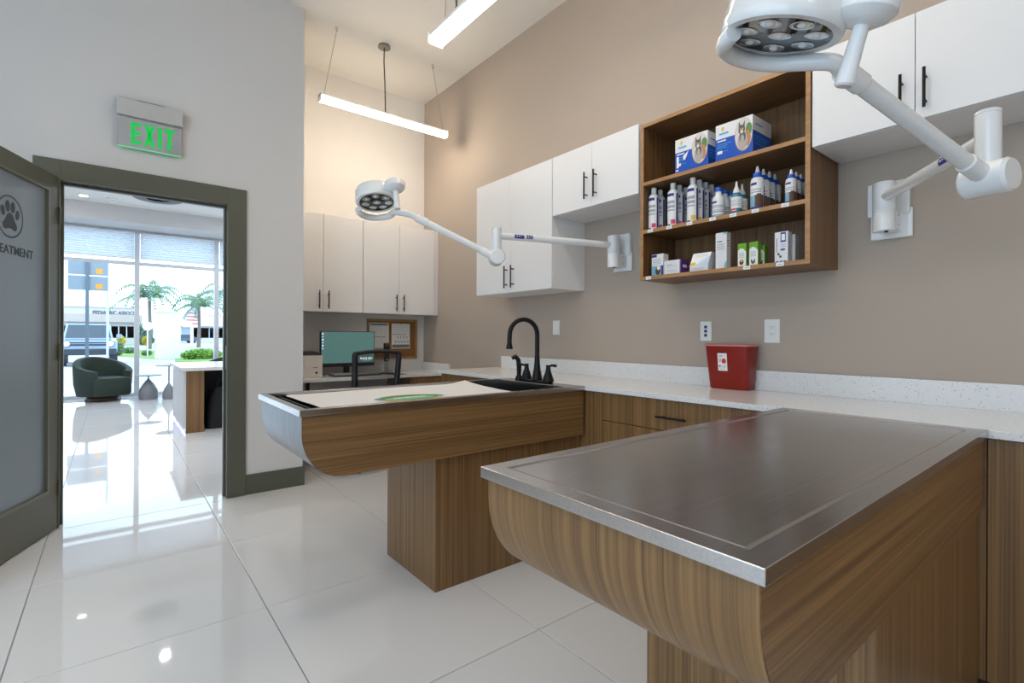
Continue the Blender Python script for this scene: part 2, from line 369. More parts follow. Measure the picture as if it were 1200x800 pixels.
GED = mat('green_lit_edge', (0.1, .4, .15), .3, emit=(0.05, .60, .18), es=.8)
mk('lit_edge', MB().box(.016, .358, YD - .036, YD - .030, 2.386, 2.3919), GED, ex)

# ------------------------------------------------------------------ pendant lights
DIFF = mat('lit_diffuser', (.9, .9, .9), .5, emit=(1.0, .86, .70), es=LAMP)
DIFFW = mat('lit_diffuser_warm', (.9, .9, .9), .5, emit=(1.0, .85, .65), es=LAMP * 2.5)
WIRE = mat('steel_wire', (.35, .33, .30), .4, .8)
def pendant(label, c, L, axis, z, wire_pts, cord, dm, hw=.055, hh=.075):
    # housing with lens below; c = centre (x, y); z = underside
    t = thing('pendant_light', label, 'pendant light', (c[0], c[1], z), group='linear pendant lights')
    def bx(l0, l1, w0, w1, z0, z1):
        return MB().box(c[0]+l0, c[0]+l1, c[1]+w0, c[1]+w1, z0, z1) if axis == 'x' else MB().box(c[0]+w0, c[0]+w1, c[1]+l0, c[1]+l1, z0, z1)
    mk('housing', bx(-L/2, L/2, -hw + .008, hw - .008, z + .042, z + hh), WPL, t, bevel=.002)
    prof = [(-hw + .004, z + .042), (-hw + .004, z + .014), (-hw + .020, z + .003), (hw - .020, z + .003), (hw - .004, z + .014), (hw - .004, z + .042)]
    if axis == 'x': lb = MB().prism([(c[1] + p[0], p[1]) for p in prof], 'x', c[0] - L/2 + .006, c[0] + L/2 - .006)
    else: lb = MB().prism([(c[0] + p[0], p[1]) for p in prof], 'y', c[1] - L/2 + .006, c[1] + L/2 - .006)
    mk('diffuser', lb, dm, t)
    for s in (-1, 1):
        a = s * L/2
        mk('end_cap', bx(min(a, a - s*.006), max(a, a - s*.006), -hw, hw, z + .002, z + hh + .002), WPL, t)
    for (p0, p1) in wire_pts:
        mk('hanger_wire', MB().tube([p0, p1], .0022, 6), WIRE, t)
        mk('ceiling_anchor', MB().cyl(p1, (p1[0], p1[1], ZC), .010, .014, n=12), CHROME, t)
    if cord:
        mk('power_cord', MB().tube(cord, .0055, 8), mat('dark_cord', (.05, .04, .03), .6), t)
        mk('canopy', MB().cyl((cord[-1][0], cord[-1][1], ZC - .02), (cord[-1][0], cord[-1][1], ZC), .055, .05, n=20), mat('canopy_grey', (.22, .21, .18), .5), t)
    return t
PY = 4.17
pendant('short lit pendant light hanging across the alcove near the far wall', (1.91, PY), 1.20, 'x', 3.09,
        [((1.345, PY, 3.152), (1.447, PY, ZC - .03)), ((2.475, PY, 3.152), (2.36, PY, ZC - .03))],
        [(1.885, PY, 3.14), (1.878, PY, 3.40), (1.868, PY, 3.6), (1.870, PY, ZC)], DIFFW, .038, .062)
def yp(label, x, y1, L, z, dm):
    yc = y1 - L/2
    return pendant(label, (x, yc), L, 'y', z, [((x, y1 - .12, z + .075), (x, y1 - .16, ZC - .03)), ((x, y1 - L + .12, z + .075), (x, y1 - L + .16, ZC - .03))],
                   [(x, y1 - .22, z + .07), (x, y1 - .26, z + .14), (x, y1 - .25, z + .3), (x, y1 - .25, ZC)], dm)
yp('long lit pendant light hanging above the two exam tables', 1.665, 2.91, 2.44, 3.10, DIFF)
yp('added unseen pendant light over the floor left of the exam tables', -1.0, 2.3, 2.44, 3.10, DIFF)  # out of view, added to bring up the room brightness
yp('added unseen pendant light hanging at the back of the room', 0.6, -0.3, 1.8, 3.10, DIFF)  # second added pendant, unseen behind the camera, for more room light

# ------------------------------------------------------------------ handles
def pull(parent, p0, p1, out, r=.0055, stand=.032, inset=.028, name='handle'):
    p0 = Vector(p0); p1 = Vector(p1); out = Vector(out); d = (p1 - p0).normalized()
    b = MB().cyl(p0 + out*stand, p1 + out*stand, r, n=10)
    for q in (p0 + d*inset, p1 - d*inset): b.cyl(q, q + out*stand, r*.75, n=8)
    return mk(name, b, BLACK, parent)
NX, NY = (-1, 0, 0), (0, -1, 0)

# ------------------------------------------------------------------ base cabinets and worktop along the right wall
ZT = .898; CF = 2.12; TKZ = .115
def base_unit(label, y0, y1):
    t = thing('base_cabinet', label, 'cabinet', ((CF + XW)/2, (y0+y1)/2, 0), group='walnut base cabinets')
    mk('body', MB().box(CF + .02, XW - .002, y0 + .001, y1 - .001, TKZ, ZT - .026), WOODV, t)
    mk('toe_kick', MB().box(CF + .06, XW - .01, y0 + .001, y1 - .001, 0, TKZ), mat('dark_kick', (.03, .02, .015), .6), t)
    return t
def front(t, y0, y1, z0, z1, name, hp=None):
    o = mk(name, MB().box(CF, CF + .02, y0, y1, z0, z1), WOODV, t, bevel=.001)
    if hp: pull(o, *hp, NX)
    return o
g = .0015
u = base_unit('walnut base cabinet behind the sink table in the corner', 1.95, 3.58)
front(u, 1.95 + g, 2.49, TKZ, .868, 'panel'); front(u, 2.493, 3.035, TKZ, .868, 'door'); front(u, 3.038, 3.58 - g, TKZ, .868, 'door')
u = base_unit('walnut drawer cabinet between the two exam tables', .942, 1.95)
front(u, 1.848, 1.95 - g, TKZ, .868, 'filler_panel')
front(u, .942 + g, 1.845, .718, .868, 'drawer', ((CF, 1.311, .786), (CF, 1.475, .786)))
front(u, .942 + g, 1.392, TKZ, .714, 'door', ((CF, 1.36, .52), (CF, 1.36, .68))); front(u, 1.395, 1.845, TKZ, .714, 'door', ((CF, 1.43, .52), (CF, 1.43, .68)))
u = base_unit('walnut base cabinet at the wall end of the nearest exam table', .285, .942); front(u, .285 + g, .942 - g, TKZ, .868, 'panel')
u = base_unit('walnut base cabinet right of the nearest exam table', -1.2, .285); front(u, -.5, .285 - g, TKZ, .868, 'panel'); front(u, -1.2 + g, -.503, TKZ, .868, 'panel')
wt = thing('worktop', 'white speckled quartz worktop with low splashback along the beige wall', 'worktop', (2.4, 1.2, ZT - .025))
mk('slab', MB().box(2.095, XW - .002, -1.21, 3.61, ZT - .025, ZT), QTZ, wt, bevel=.0015)
mk('splashback', MB().box(XW - .022, XW - .001, -1.21, 3.50, ZT, ZT + .105), QTZ, wt, bevel=.0012)

# ------------------------------------------------------------------ exam tables
def apron_prof(x0, x1, zb, zt, r, n=14):
    pts = [(x1, zt), (x0, zt)]
    for k in range(n + 1):
        a = PI + k * (PI/2) / n
        pts.append((x0 + r + r*math.cos(a), zb + r*1.12 + r*1.12*math.sin(a)))
    pts.append((x1, zb))
    return pts
def apron(t, x0, x1, y0, y1, zb, zt, r, endmat):
    pr = apron_prof(x0, x1, zb, zt, r)
    # curved end skin
    skin = pr[1:-1]; b = MB(); th = .006
    inner = [(p[0] + th, p[1]) for p in skin]
    n = len(skin)
    vs = [(p[0], y0 + .001, p[1]) for p in skin] + [(p[0], y1 - .001, p[1]) for p in skin]
    b.add([(v[0] - .0012, v[1], v[2] - .0006) for v in vs], [(i, i+1, i+1+n, i+n) for i in range(n-1)], 0, True)
    core = [(p[0] + .0008, p[1] + (.0006 if p[1] < zt - .001 else -.001)) for p in pr]
    b.prism(core, 'y', y0 + .019, y1 - .019)
    mk('apron_end', b, endmat, t)
    for (ya, yb) in ((y0, y0 + .019), (y1 - .019, y1)):
        mk('side_panel', MB().prism(pr, 'y', ya, yb), WOODX, t)
et = thing('exam_table', 'walnut exam table with dark brushed steel top in the foreground', 'table', (1.4, .58, 0), group='walnut exam tables')
apron(et, .632, 2.094, .290, .868, .655, .876, .165, WOODC)
mk('pedestal', MB().box(1.125, 2.115, .303, .818, 0, .656), WOODV, et, bevel=.001)
tx0, tx1, ty0, ty1 = .618, 2.094, .279, .879; ri = .040; zt_ = ZT + .001
b = MB()
o4 = [(tx0, ty0), (tx1, ty0), (tx1, ty1), (tx0, ty1)]; i4 = [(tx0+ri, ty0+ri), (tx1-ri, ty0+ri), (tx1-ri, ty1-ri), (tx0+ri, ty1-ri)]
j4 = [(tx0+ri+.004, ty0+ri+.004), (tx1-ri-.004, ty0+ri+.004), (tx1-ri-.004, ty1-ri-.004), (tx0+ri+.004, ty1-ri-.004)]
k4 = [(tx0+ri+.009, ty0+ri+.009), (tx1-ri-.009, ty0+ri+.009), (tx1-ri-.009, ty1-ri-.009), (tx0+ri+.009, ty1-ri-.009)]
vs = [(x, y, .876) for x, y in o4] + [(x, y, zt_) for x, y in o4] + [(x, y, zt_) for x, y in i4] + [(x, y, zt_ - .006) for x, y in j4] + [(x, y, zt_ - .002) for x, y in k4]
fs = [(0, 1, 2, 3), (16, 17, 18, 19)]
for k in range(4):
    n_ = (k + 1) % 4; fs += [(k, n_, n_+4, k+4), (k+4, n_+4, n_+8, k+8), (k+8, n_+8, n_+12, k+12), (k+12, n_+12, n_+16, k+16)]
b.add(vs, fs)
mk('tabletop', b, STEEL, et, bevel=.0014)['label'] = 'brushed stainless steel top with a raised rim'

ft = thing('wet_table', 'walnut wet exam table with steel rim, sink end and white pad', 'table', (1.35, 2.3, 0), group='walnut exam tables')
fx0, fx1, fy0, fy1 = .545, 2.094, 1.950, 2.630
# apron shell built of panels so the basin stays hollow
pr = apron_prof(.557, 2.094, .622, .876, .165)
for (ya, yb) in ((1.962, 1.981), (2.599, 2.618)): mk('side_panel', MB().prism(pr, 'y', ya, yb), WOODX, ft)
sk = pr[1:-1]; n = len(sk); b = MB()
b.add([(p[0] - .0012, 1.963, p[1] - .0006) for p in sk] + [(p[0] - .0012, 2.617, p[1] - .0006) for p in sk], [(i, i+1, i+1+n, i+n) for i in range(n-1)], 0, True)
b.add([(p[0]+.006, 1.963, p[1]+.003) for p in sk] + [(p[0]+.006, 2.617, p[1]+.003) for p in sk], [(i, i+1, i+1+n, i+n) for i in range(n-1)], 0, True)
mk('steel_end', b, STEELE, ft)['label'] = 'curved stainless steel end panel'
mk('underside', MB().box(.72, 2.115, 1.981, 2.599, .622, .640), WOODX, ft)
mk('pedestal', MB().box(1.158, 2.115, 2.002, 2.516, 0, .622), WOODV, ft, bevel=.001)
b = MB(); rw = .032; ix0, ix1, iy0, iy1 = fx0 + rw, 1.975, fy0 + rw, fy1 - rw
def ring(b, o, i, z0, z1):
    vs = [(x, y, z0) for x, y in o] + [(x, y, z1) for x, y in o] + [(x, y, z1) for x, y in i] + [(x, y, z0) for x, y in i]
    fs = []
    for k in range(4):
        n_ = (k+1) % 4; fs += [(k, n_, n_+4, k+4), (k+4, n_+4, n_+8, k+8), (k+8, n_+8, n_+12, k+12), (k+12, n_+12, n_, k)]
    b.add(vs, fs)
rect = lambda a, b_, c_, d: [(a, c_), (b_, c_), (b_, d), (a, d)]
ring(b, rect(fx0, fx1, fy0, fy1), rect(ix0, ix1, iy0, iy1), .872, ZT)
mk('rim', b, STEEL, ft, bevel=.0025)
b = MB()                                    # tub walls, shallow under the rack, deep at the sink end
def tub(x0, x1, zb):
    b.add([(x0, iy0, .875), (x1, iy0, .875), (x1, iy1, .875), (x0, iy1, .875), (x0, iy0, zb), (x1, iy0, zb), (x1, iy1, zb), (x0, iy1, zb)],
          [(0, 1, 5, 4), (1, 2, 6, 5), (2, 3, 7, 6), (3, 0, 4, 7), (4, 5, 6, 7)])
tub(ix0, 1.60, .80); tub(1.60, ix1, .66)
mk('basin', b, STEELD, ft)
rk = mk('drain_rack', MB().box(ix0 + .012, 1.585, iy0 + .010, iy0 + .020, .876, .886).box(ix0 + .012, 1.585, iy1 - .020, iy1 - .010, .876, .886).box(ix0 + .012, ix0 + .022, iy0, iy1, .876, .886).box(1.575, 1.585, iy0, iy1, .876, .886), BLACK, ft, bevel=.002)
rb = mk('rod', MB().cyl((0, iy0 + .015, 0), (0, iy1 - .015, 0), .003, n=6), BLACK, rk, world=False); rb.location = Vector((ix0 + .05, 0, .881)) - Vector(ft.location)
for k in range(1, 26): share(rb, 'rod', rk, Vector((ix0 + .05 + k*.0385, 0, .881)) - Vector(ft.location))

# white absorbent pad lying in the tray
PADM = mat('white_pad', (.74, .73, .725), .8, var=.02, scale=14)
pdx0, pdx1, pdy0, pdy1 = .640, 1.70, 1.998, 2.588
b = MB(); nx, ny = 42, 16
def padz(u_, v_):
    z = .8885 + .0012*math.sin(u_*9 + v_*3) + .0010*math.sin(v_*11 - u_*4)
    z += .016*max(0, (u_ - .86)/.14)**1.5 * (0.25 + .75*max(0, (v_ - .55)/.45))
    z += .006*max(0, (.08 - u_)/.08)**2*(1 - v_)
    return z
vs = []
for i in range(nx + 1):
    for j in range(ny + 1):
        u_, v_ = i/nx, j/ny; c_ = .03
        x = pdx0 + (pdx1 - pdx0)*u_; y = pdy0 + (pdy1 - pdy0)*v_
        if i <= 1: x += .03*max(0, (v_ - .85)/.15)**2
        if i == 0: y += .012*(1 - v_)
        x -= .10*max(0, u_ - .8)/.2*(1 - v_)**1.0*.9
        vs.append((x, y, padz(u_, v_)))
b.add(vs, [(i*(ny+1)+j, (i+1)*(ny+1)+j, (i+1)*(ny+1)+j+1, i*(ny+1)+j+1) for i in range(nx) for j in range(ny)], 0, True)
pad_t = thing('absorbent_pad', 'white absorbent pad with an oval green logo lying in the wet table', 'pad', (1.15, 2.29, .888))
mk('sheet', b, PADM, pad_t)
lg = [mat('logo_yellow', (.72, .50, .02), .6), mat('logo_blue', (.02, .34, .52), .6), mat('logo_green', (.03, .17, .10), .6), mat('logo_mint', (.14, .45, .24), .6), mat('logo_white', (.85, .85, .84), .6)]
def ell(cx, cy, rx, ry, a0=0, a1=2*PI, n_=36): return [(cx + rx*math.cos(a0 + (a1-a0)*k/n_), cy + ry*math.sin(a0 + (a1-a0)*k/n_)) for k in range(n_ + (a1 - a0 < 6))]
cx, cy = 1.085, 2.115
b = MB(); z = .8915
for pts, mi in ((ell(cx, cy, .158, .112), 0), (ell(cx - .130, cy + .004, .042, .040), 1), (ell(cx + .130, cy + .004, .046, .046), 1), (ell(cx, cy + .003, .146, .088), 2), (ell(cx - .01, cy - .022, .125, .052), 3)):
    b.add([(x, y, z) for x, y in pts], [tuple(range(len(pts)))], mi); z += .0002
for k, wd in enumerate((.010, .012, .008, .014, .010, .012, .009, .012, .010)):
    x = cx - .082 + k*.0185; b.add([(x, cy - .016, z), (x + wd, cy - .016, z), (x + wd + .003, cy + .014, z), (x + .003, cy + .014, z)], [(0, 1, 2, 3)], 4)
mk('printed_logo', b, lg, pad_t)['label'] = 'oval green, yellow and blue printed logo'

# faucet on the steel deck at the sink end
fc = thing('faucet', 'black gooseneck kitchen faucet with two lever handles on the sink deck', 'faucet', (2.040, 2.30, ZT))
fX, fY = 2.040, 2.30
b = MB().box(fX - .026, fX + .026, fY - .120, fY + .120, ZT, ZT + .012); mk('deck_plate', b, BLACK, fc, bevel=.006, seg=3)
b = MB().lathe([(.034, .012), (.030, .035), (.022, .075), (.0165, .125), (.0155, .16)], (fX, fY, ZT), 20)
path = [(fX, fY, ZT + .14), (fX, fY, ZT + .29)]
for k in range(13):
    a = k*PI/12; path.append((fX - .0925 + .0925*math.cos(a), fY + .02*(1 - math.cos(a)), ZT + .29 + .0925*math.sin(a)))
e_ = path[-1]; path.append((e_[0] - .002, e_[1], e_[2] - .045))
b.tube(path, .0140, 14)
mk('spout', b, BLACK, fc)
b = MB().lathe([(.0125, 0), (.014, -.02), (.020, -.048), (.021, -.056)], (e_[0] - .002, e_[1], e_[2] - .03), 16); mk('spray_head', b, BLACK, fc)
for s in (-1, 1):
    y = fY + s*.10
    b = MB().lathe([(.036, .010), (.033, .025), (.016, .072), (.013, .092), (.014, .108)], (fX, y, ZT), 16)
    b.tube([(fX, y, ZT + .095), (fX - .01*s*0, y - .03*1, ZT + .108), (fX, y - .066, ZT + .106)] if s < 0 else [(fX, y, ZT + .095), (fX - .02, y + .025, ZT + .103), (fX - .035, y + .055, ZT + .104)], [.007, .007, .009], 8)
    mk('lever_handle', b, BLACK, fc)
sp_ = thing('side_sprayer', 'black side sprayer standing left of the gooseneck faucet', 'sprayer', (2.040, 2.475, ZT))
mk('base_ring', MB().lathe([(.027, 0), (.026, .01), (.017, .03)], (2.04, 2.475, ZT), 16), BLACK, sp_)
mk('spray_wand', MB().tube([(2.04, 2.475, ZT + .02), (2.04, 2.475, ZT + .09), (2.035, 2.478, ZT + .130), (2.018, 2.488, ZT + .150), (2.000, 2.498, ZT + .138)], [.014, .016, .015, .016, .013], 12), BLACK, sp_)

# sharps container on the worktop
RED = mat('red_plastic', (.23, .007, .002), .28, var=.04, scale=8); PINK = mat('translucent_lid', (.55, .22, .20), .35)
sc_ = thing('sharps_container', 'red sharps container with white warning label on the worktop', 'container', (2.625, 1.36, ZT))
def rr(x0, x1, y0, y1, r, z, n_=4):
    o = []
    for (cx_, cy_, a0) in ((x1 - r, y1 - r, 0), (x0 + r, y1 - r, PI/2), (x0 + r, y0 + r, PI), (x1 - r, y0 + r, 3*PI/2)):
        for k in range(n_ + 1): o.append((cx_ + r*math.cos(a0 + k*PI/2/n_), cy_ + r*math.sin(a0 + k*PI/2/n_), z))
    return o
def loft(b, rings, mi=0, cap=True):
    n_ = len(rings[0]); vs = [p for r in rings for p in r]
    b.add(vs, [(k*n_+i, k*n_+(i+1) % n_, (k+1)*n_+(i+1) % n_, (k+1)*n_+i) for k in range(len(rings)-1) for i in range(n_)], mi, True)
    if cap: b.add(vs, [tuple(range(n_))[::-1], tuple(range((len(rings)-1)*n_, len(rings)*n_))], mi)
    return b
b = MB(); loft(b, [rr(2.580, 2.672, 1.262, 1.470, .02, ZT + .001), rr(2.576, 2.674, 1.258, 1.474, .022, ZT + .008), rr(2.552, 2.675, 1.243, 1.489, .022, ZT + .232)])
mk('tub', b, RED, sc_)
b = MB(); loft(b, [rr(2.546, 2.677, 1.237, 1.495, .024, ZT + .232), rr(2.545, 2.677, 1.236, 1.496, .024, ZT + .240), rr(2.552, 2.675, 1.243, 1.489, .022, ZT + .246)])
mk('lid', b, PINK, sc_)
sl = (2.552 - 2.576)/.224
def sface(y, z): return Vector((2.576 + sl*(z - .008) - .0006, y, ZT + z))
m4 = frame4(sface(1.412, .100), (0, -1, 0), (sl, 0, 1))
PW = mat('paper_white', (.78, .78, .77), .6, var=.01); PR = mat('print_red', (.60, .03, .03), .5); PG = mat('print_grey', (.16, .16, .17), .6)
its = [('r', (0, 1, 0, 1), 0), ('e', (.66, .56, .24, .145), 1)] + [('r', (.12, .55, .80 + k*.05, .82 + k*.05), 2) for k in range(2)] + [('r', (.12, .38, .68 - k*.055, .70 - k*.055), 2) for k in range(4)] + [('r', (.12, .30, .20, .32), 2), ('r', (.45, .88, .25, .27), 2), ('r', (.45, .8, .2, .215), 2), ('r', (.12, .7, .1, .115), 2)]
mk('warning_label', print_mb(m4, .052, .095, its), [PW, PR, PG], sc_)['label'] = 'white warning label with a red disc'

# outlets and switch plates on the beige wall
def plate(name, label, cat, yc, zc, w, h):
    t = thing(name, label, cat, (XW, yc, zc - h/2))
    mk('cover_plate', MB().box(XW - .006, XW - .0005, yc - w/2, yc + w/2, zc - h/2, zc + h/2), WPL, t, bevel=.002)
    return t
t = plate('power_outlet', 'white double power outlet right of the red sharps container', 'outlet', 1.188, 1.212, .078, .124)
mk('socket_face', MB().box(XW - .0085, XW - .006, 1.188 - .018, 1.188 + .018, 1.212 - .034, 1.212 + .034), WPL, t)
for dz in (.018, -.018):
    b = MB()
    for dy in (-.0065, .0065): b.box(XW - .0092, XW - .0085, 1.188 + dy - .001, 1.188 + dy + .001, 1.212 + dz, 1.212 + dz + .008)
    b.cyl((XW - .0092, 1.188, 1.212 + dz - .006), (XW - .0085, 1.188, 1.212 + dz - .006), .0022, n=8); mk('slot', b, PG, t)
t = plate('data_outlet', 'white data outlet plate with three blue ports', 'outlet', 1.561, 1.213, .070, .112)
BLU = mat('blue_port', (.01, .04, .14), .4)
for dz in (.024, 0, -.024): mk('port', MB().box(XW - .009, XW - .006, 1.561 - .008, 1.561 + .008, 1.213 + dz - .008, 1.213 + dz + .008), BLU, t)
t = plate('light_switch', 'small white switch plate between the faucet and wall cabinets', 'switch', 2.818, 1.246, .072, .110)
mk('rocker', MB().box(XW - .009, XW - .006, 2.818 - .016, 2.818 + .016, 1.246 - .033, 1.246 + .033), WPL, t, bevel=.001)

# ------------------------------------------------------------------ wall cabinets on the right wall
CX = 2.370
def wall_cab(label, y0, y1, z0, z1, divs, handles, hz):
    t = thing('wall_cabinet', label, 'cabinet', ((CX + XW)/2, (y0+y1)/2, z0), group='white wall cabinets')
    mk('body', MB().box(CX + .019, XW - .001, y0, y1, z0, z1), LAM, t)
    ys = [y0] + divs + [y1]
    for k in range(len(ys) - 1):
        d = mk('door', MB().box(CX, CX + .018, ys[k] + .0012, ys[k+1] - .0012, z0 + .001, z1 - .001), LAM, t, bevel=.001)
        pull(d, (CX, handles[k], hz[0]), (CX, handles[k], hz[1]), NX)
    return t
wall_cab('tall white two-door wall cabinet nearest the alcove corner', 2.524, 3.440, 1.512, 2.412, [2.983], [2.944, 3.024], (1.545, 1.715))
wall_cab('short white two-door wall cabinet left of the walnut shelves', 1.796, 2.520, 2.008, 2.412, [2.158], [2.118, 2.196], (2.055, 2.225))
wall_cab('white two-door wall cabinet above the near wall lamp, right of the shelves', .165, .880, 2.005, 2.412, [.523], [.490, .562], (2.035, 2.182))

# ------------------------------------------------------------------ open walnut shelf unit
su = thing('shelf_unit', 'open walnut wall shelf holding bottles and medicine boxes', 'shelf', (2.53, 1.335, 1.503))
sy0, sy1, sz0, sz1, th = .886, 1.782, 1.503, 2.395, .020
SWX = wood('walnut_shelf', (115, 2.2, 115), (0.10, 0.045, 0.016), (0.25, 0.130, 0.052)); SWV = wood('walnut_shelf_vertical', (115, 115, 2.2), (0.10, 0.045, 0.016), (0.25, 0.130, 0.052))
for y in (sy0, sy1 - th):
    o = mk('side_board', MB().box(CX + .001, XW - .001, y, y + th, sz0, sz1), SWV, su)
    mk('edge_band', MB().box(CX, CX + .001, y, y + th, sz0, sz1), WEDGE, o)
mk('back_board', MB().box(XW - .012, XW - .001, sy0 + th, sy1 - th, sz0 + .02, sz1 - .02), SWV, su)
SH = {}
for nm, z in (('bottom_board', sz0), ('shelf_board', 1.768), ('shelf_board', 2.042), ('top_board', sz1 - th)):
    o = mk(nm, MB().box(CX + .001, XW - .012, sy0 + th, sy1 - th, z, z + th), SWX, su)
    mk('edge_band', MB().box(CX, CX + .001, sy0 + th, sy1 - th, z, z + th), WEDGE, o)
    SH[round(z, 3)] = o
TAGM = mat('shelf_tag_white', (.80, .80, .79), .5)
def shelf_tag(px, py, z):
    p = hit(px, py, x=CX - .001); o = SH[z]
    yc = p.y; zc = z + th*.42
    mk('shelf_tag', MB().box(CX - .002, CX - .0002, yc - .017, yc + .017, zc - .008, zc + .009), [TAGM], o)
    mk('tag_print', MB().box(CX - .0024, CX - .002, yc - .010, yc + .010, zc - .001, zc + .001), PG, o)
for px in (762, 784, 808, 835, 859, 885, 920): shelf_tag(px, 260, 1.768)
for px in (760, 875, 914): shelf_tag(px, 315, 1.503)

# ------------------------------------------------------------------ things on the shelves
NAVY = mat('label_navy', (.02, .03, .20), .5); PINKP = mat('label_pink', (.65, .05, .14), .5); YEL = mat('label_yellow', (.75, .50, .03), .5)
BLUE = mat('bright_blue', (.005, .085, .48), .4, var=.05); TEAL = mat('teal_bottle', (.02, .17, .24), .25); LGREY = mat('label_text_grey', (.35, .36, .42), .6)
BROWN = mat('photo_brown', (.10, .045, .02), .6); SKYB = mat('photo_blue', (.20, .40, .55), .6); BLUEL = mat('light_blue_print', (.10, .38, .75), .5)
BWHITE = mat('bottle_white', (.74, .74, .75), .3); FUR = mat('photo_fur_grey', (.12, .11, .11), .7); FURL = mat('photo_fur_light', (.42, .38, .34), .7); ORNG = mat('photo_orange', (.48, .22, .10), .6); LEAFP = mat('photo_green', (.10, .25, .07), .6)
LM = [BWHITE, NAVY, PINKP, YEL, LGREY, BROWN, SKYB, BLUE, TEAL]
def wrap_label(r, z0, z1, a0, a1, rects, nu=22, nv=22):
    b = MB(); vs = []; fs = []; ms = []
    for j in range(nv + 1):
        for i in range(nu + 1):
            a = a0 + (a1 - a0)*i/nu; vs.append((r*math.cos(a), r*math.sin(a), z0 + (z1 - z0)*j/nv))
    for j in range(nv):
        for i in range(nu):
            u_, v_ = (i + .5)/nu, (j + .5)/nv; m_ = 0
            for (ua, ub, va, vb, mi) in rects:
                if ua <= u_ <= ub and va <= v_ <= vb: m_ = mi
            b.add([vs[j*(nu+1)+i], vs[j*(nu+1)+i+1], vs[(j+1)*(nu+1)+i+1], vs[(j+1)*(nu+1)+i]], [(0, 1, 2, 3)], m_, True)
    return b
AC = math.atan2(-.45, -.89)                 # label centres face the room
TXT = [(.10, .62, .40 + .07*k, .43 + .07*k, 4) for k in range(6)]
def bottle(kind, label, px, pytop, x, z, r, group):
    y = hit(px, 240, x=x).y; h = hit(px, pytop, x=x).z - z
    t = thing('bottle', label, 'bottle', (x, y, z), group=group)
    if kind in 'ABC':                                            # tall white bottle, white cap
        mk('body', MB().lathe([(r*.94, 0), (r, .004), (r, h*.76), (r*.92, h*.80), (r*.5, h*.86), (r*.45, h*.885)], n=20), BWHITE, t, world=False)
        mk('cap', MB().lathe([(r*.50, h*.885), (r*.50, h*.985), (r*.46, h)], n=16), WPL, t, world=False)
        blk = {'A': 2, 'B': 2, 'C': 3}[kind]
        rc = TXT + [(.06, .60, .90, 1, 1), (.72, .86, .04, .98, 1), (.40, .70, .05, .17, blk), (.0, .36, 0, .06, 1)]
        mk('label_wrap', wrap_label(r*1.012, h*.02, h*.75, AC - 1.5, AC + 1.5, rc), LM, t, world=False)
    elif kind == 'S':                                            # short white bottle, blue cap
        mk('body', MB().lathe([(r*.95, 0), (r, .004), (r, h*.60), (r*.85, h*.68), (r*.5, h*.76), (r*.48, h*.86)], n=20), BWHITE, t, world=False)
        mk('cap', MB().lathe([(r*.56, h*.86), (r*.56, h*.98), (r*.50, h)], n=16), BLUE, t, world=False)
        mk('label_wrap', wrap_label(r*1.012, h*.05, h*.56, AC - 1.5, AC + 1.5, [(.1, .8, .25 + .12*k, .30 + .12*k, 4) for k in range(4)] + [(.1, .4, .82, .94, 1), (0, 1, .0, .1, 6)]), LM, t, world=False)
    elif kind == 'T':                                            # teal bottle with white cone tip
        mk('body', MB().lathe([(r*.95, 0), (r, .004), (r, h*.56), (r*.8, h*.63), (r*.5, h*.67)], n=20), TEAL, t, world=False)
        mk('cap', MB().lathe([(r*.62, h*.655), (r*.62, h*.72), (r*.25, h*.86), (r*.14, h)], n=16), WPL, t, world=False)
        mk('label_wrap', wrap_label(r*1.012, h*.10, h*.52, AC - 1.4, AC + 1.4, [(.1, .75, .35 + .12*k, .40 + .12*k, 4) for k in range(4)] + [(.0, .5, .06, .16, 2), (.5, 1, .0, .16, 8)]), LM, t, world=False)
    else:                                                        # white bottle, blue collar, white cone tip
        mk('body', MB().lathe([(r*.95, 0), (r, .004), (r, h*.66), (r*.88, h*.72), (r*.6, h*.745)], n=20), BWHITE, t, world=False)
        mk('collar', MB().lathe([(r*.66, h*.735), (r*.66, h*.83), (r*.55, h*.85)], n=16), BLUE, t, world=False)
        mk('cone_tip', MB().lathe([(r*.40, h*.84), (r*.30, h*.90), (r*.15, h)], n=14), WPL, t, world=False)
        mk('label_wrap', wrap_label(r*1.012, h*.02, h*.64, AC - 1.5, AC + 1.5, [(.1, .7, .60 + .08*k, .63 + .08*k, 4) for k in range(3)] + [(.08, .45, .86, .96, 1), (.0, .95, .10, .50, 6), (.35, .80, .10, .48, 5), (.45, .70, .40, .55, 5), (0, 1, 0, .08, 1), (.86, 1, .05, .8, 1)]), LM, t, world=False)
    return t
Z2 = 1.788; GB = 'bottles on the middle shelf'
fx_ = 2.425; stp = .062
for kind, rows in (('A', [('front white bottle with pink mark at the left end of the middle shelf', 766.3, 220.5, 0), ('white bottle behind the leftmost pink-marked bottle', 0, 0, 1)]),
                   ('B', [('second front white bottle from the left, pink mark, middle shelf', 788.7, 215, 0), ('white bottle behind the second pink-marked bottle', 0, 0, 1), ('rearmost white bottle in the second row of the middle shelf', 0, 0, 2)]),
                   ('C', [('tall front white bottle with yellow mark on the middle shelf', 812, 208.7, 0), ('white bottle directly behind the yellow-marked bottle', 0, 0, 1), ('third white bottle back in the yellow-marked row', 0, 0, 2), ('rearmost white bottle in the yellow-marked row', 0, 0, 3)])):
    for lab, px, pt, k in rows:
        if k == 0: base = bottle(kind, lab, px, pt, fx_, Z2, .0295, GB); bl = base.location.copy()
        else: dup(base, (fx_ + stp*k, bl.y, Z2), None, lab)
base = bottle('S', 'short white bottle with blue cap at the front of the middle shelf', 842, 220, fx_, Z2, .030, GB); bl = base.location.copy()
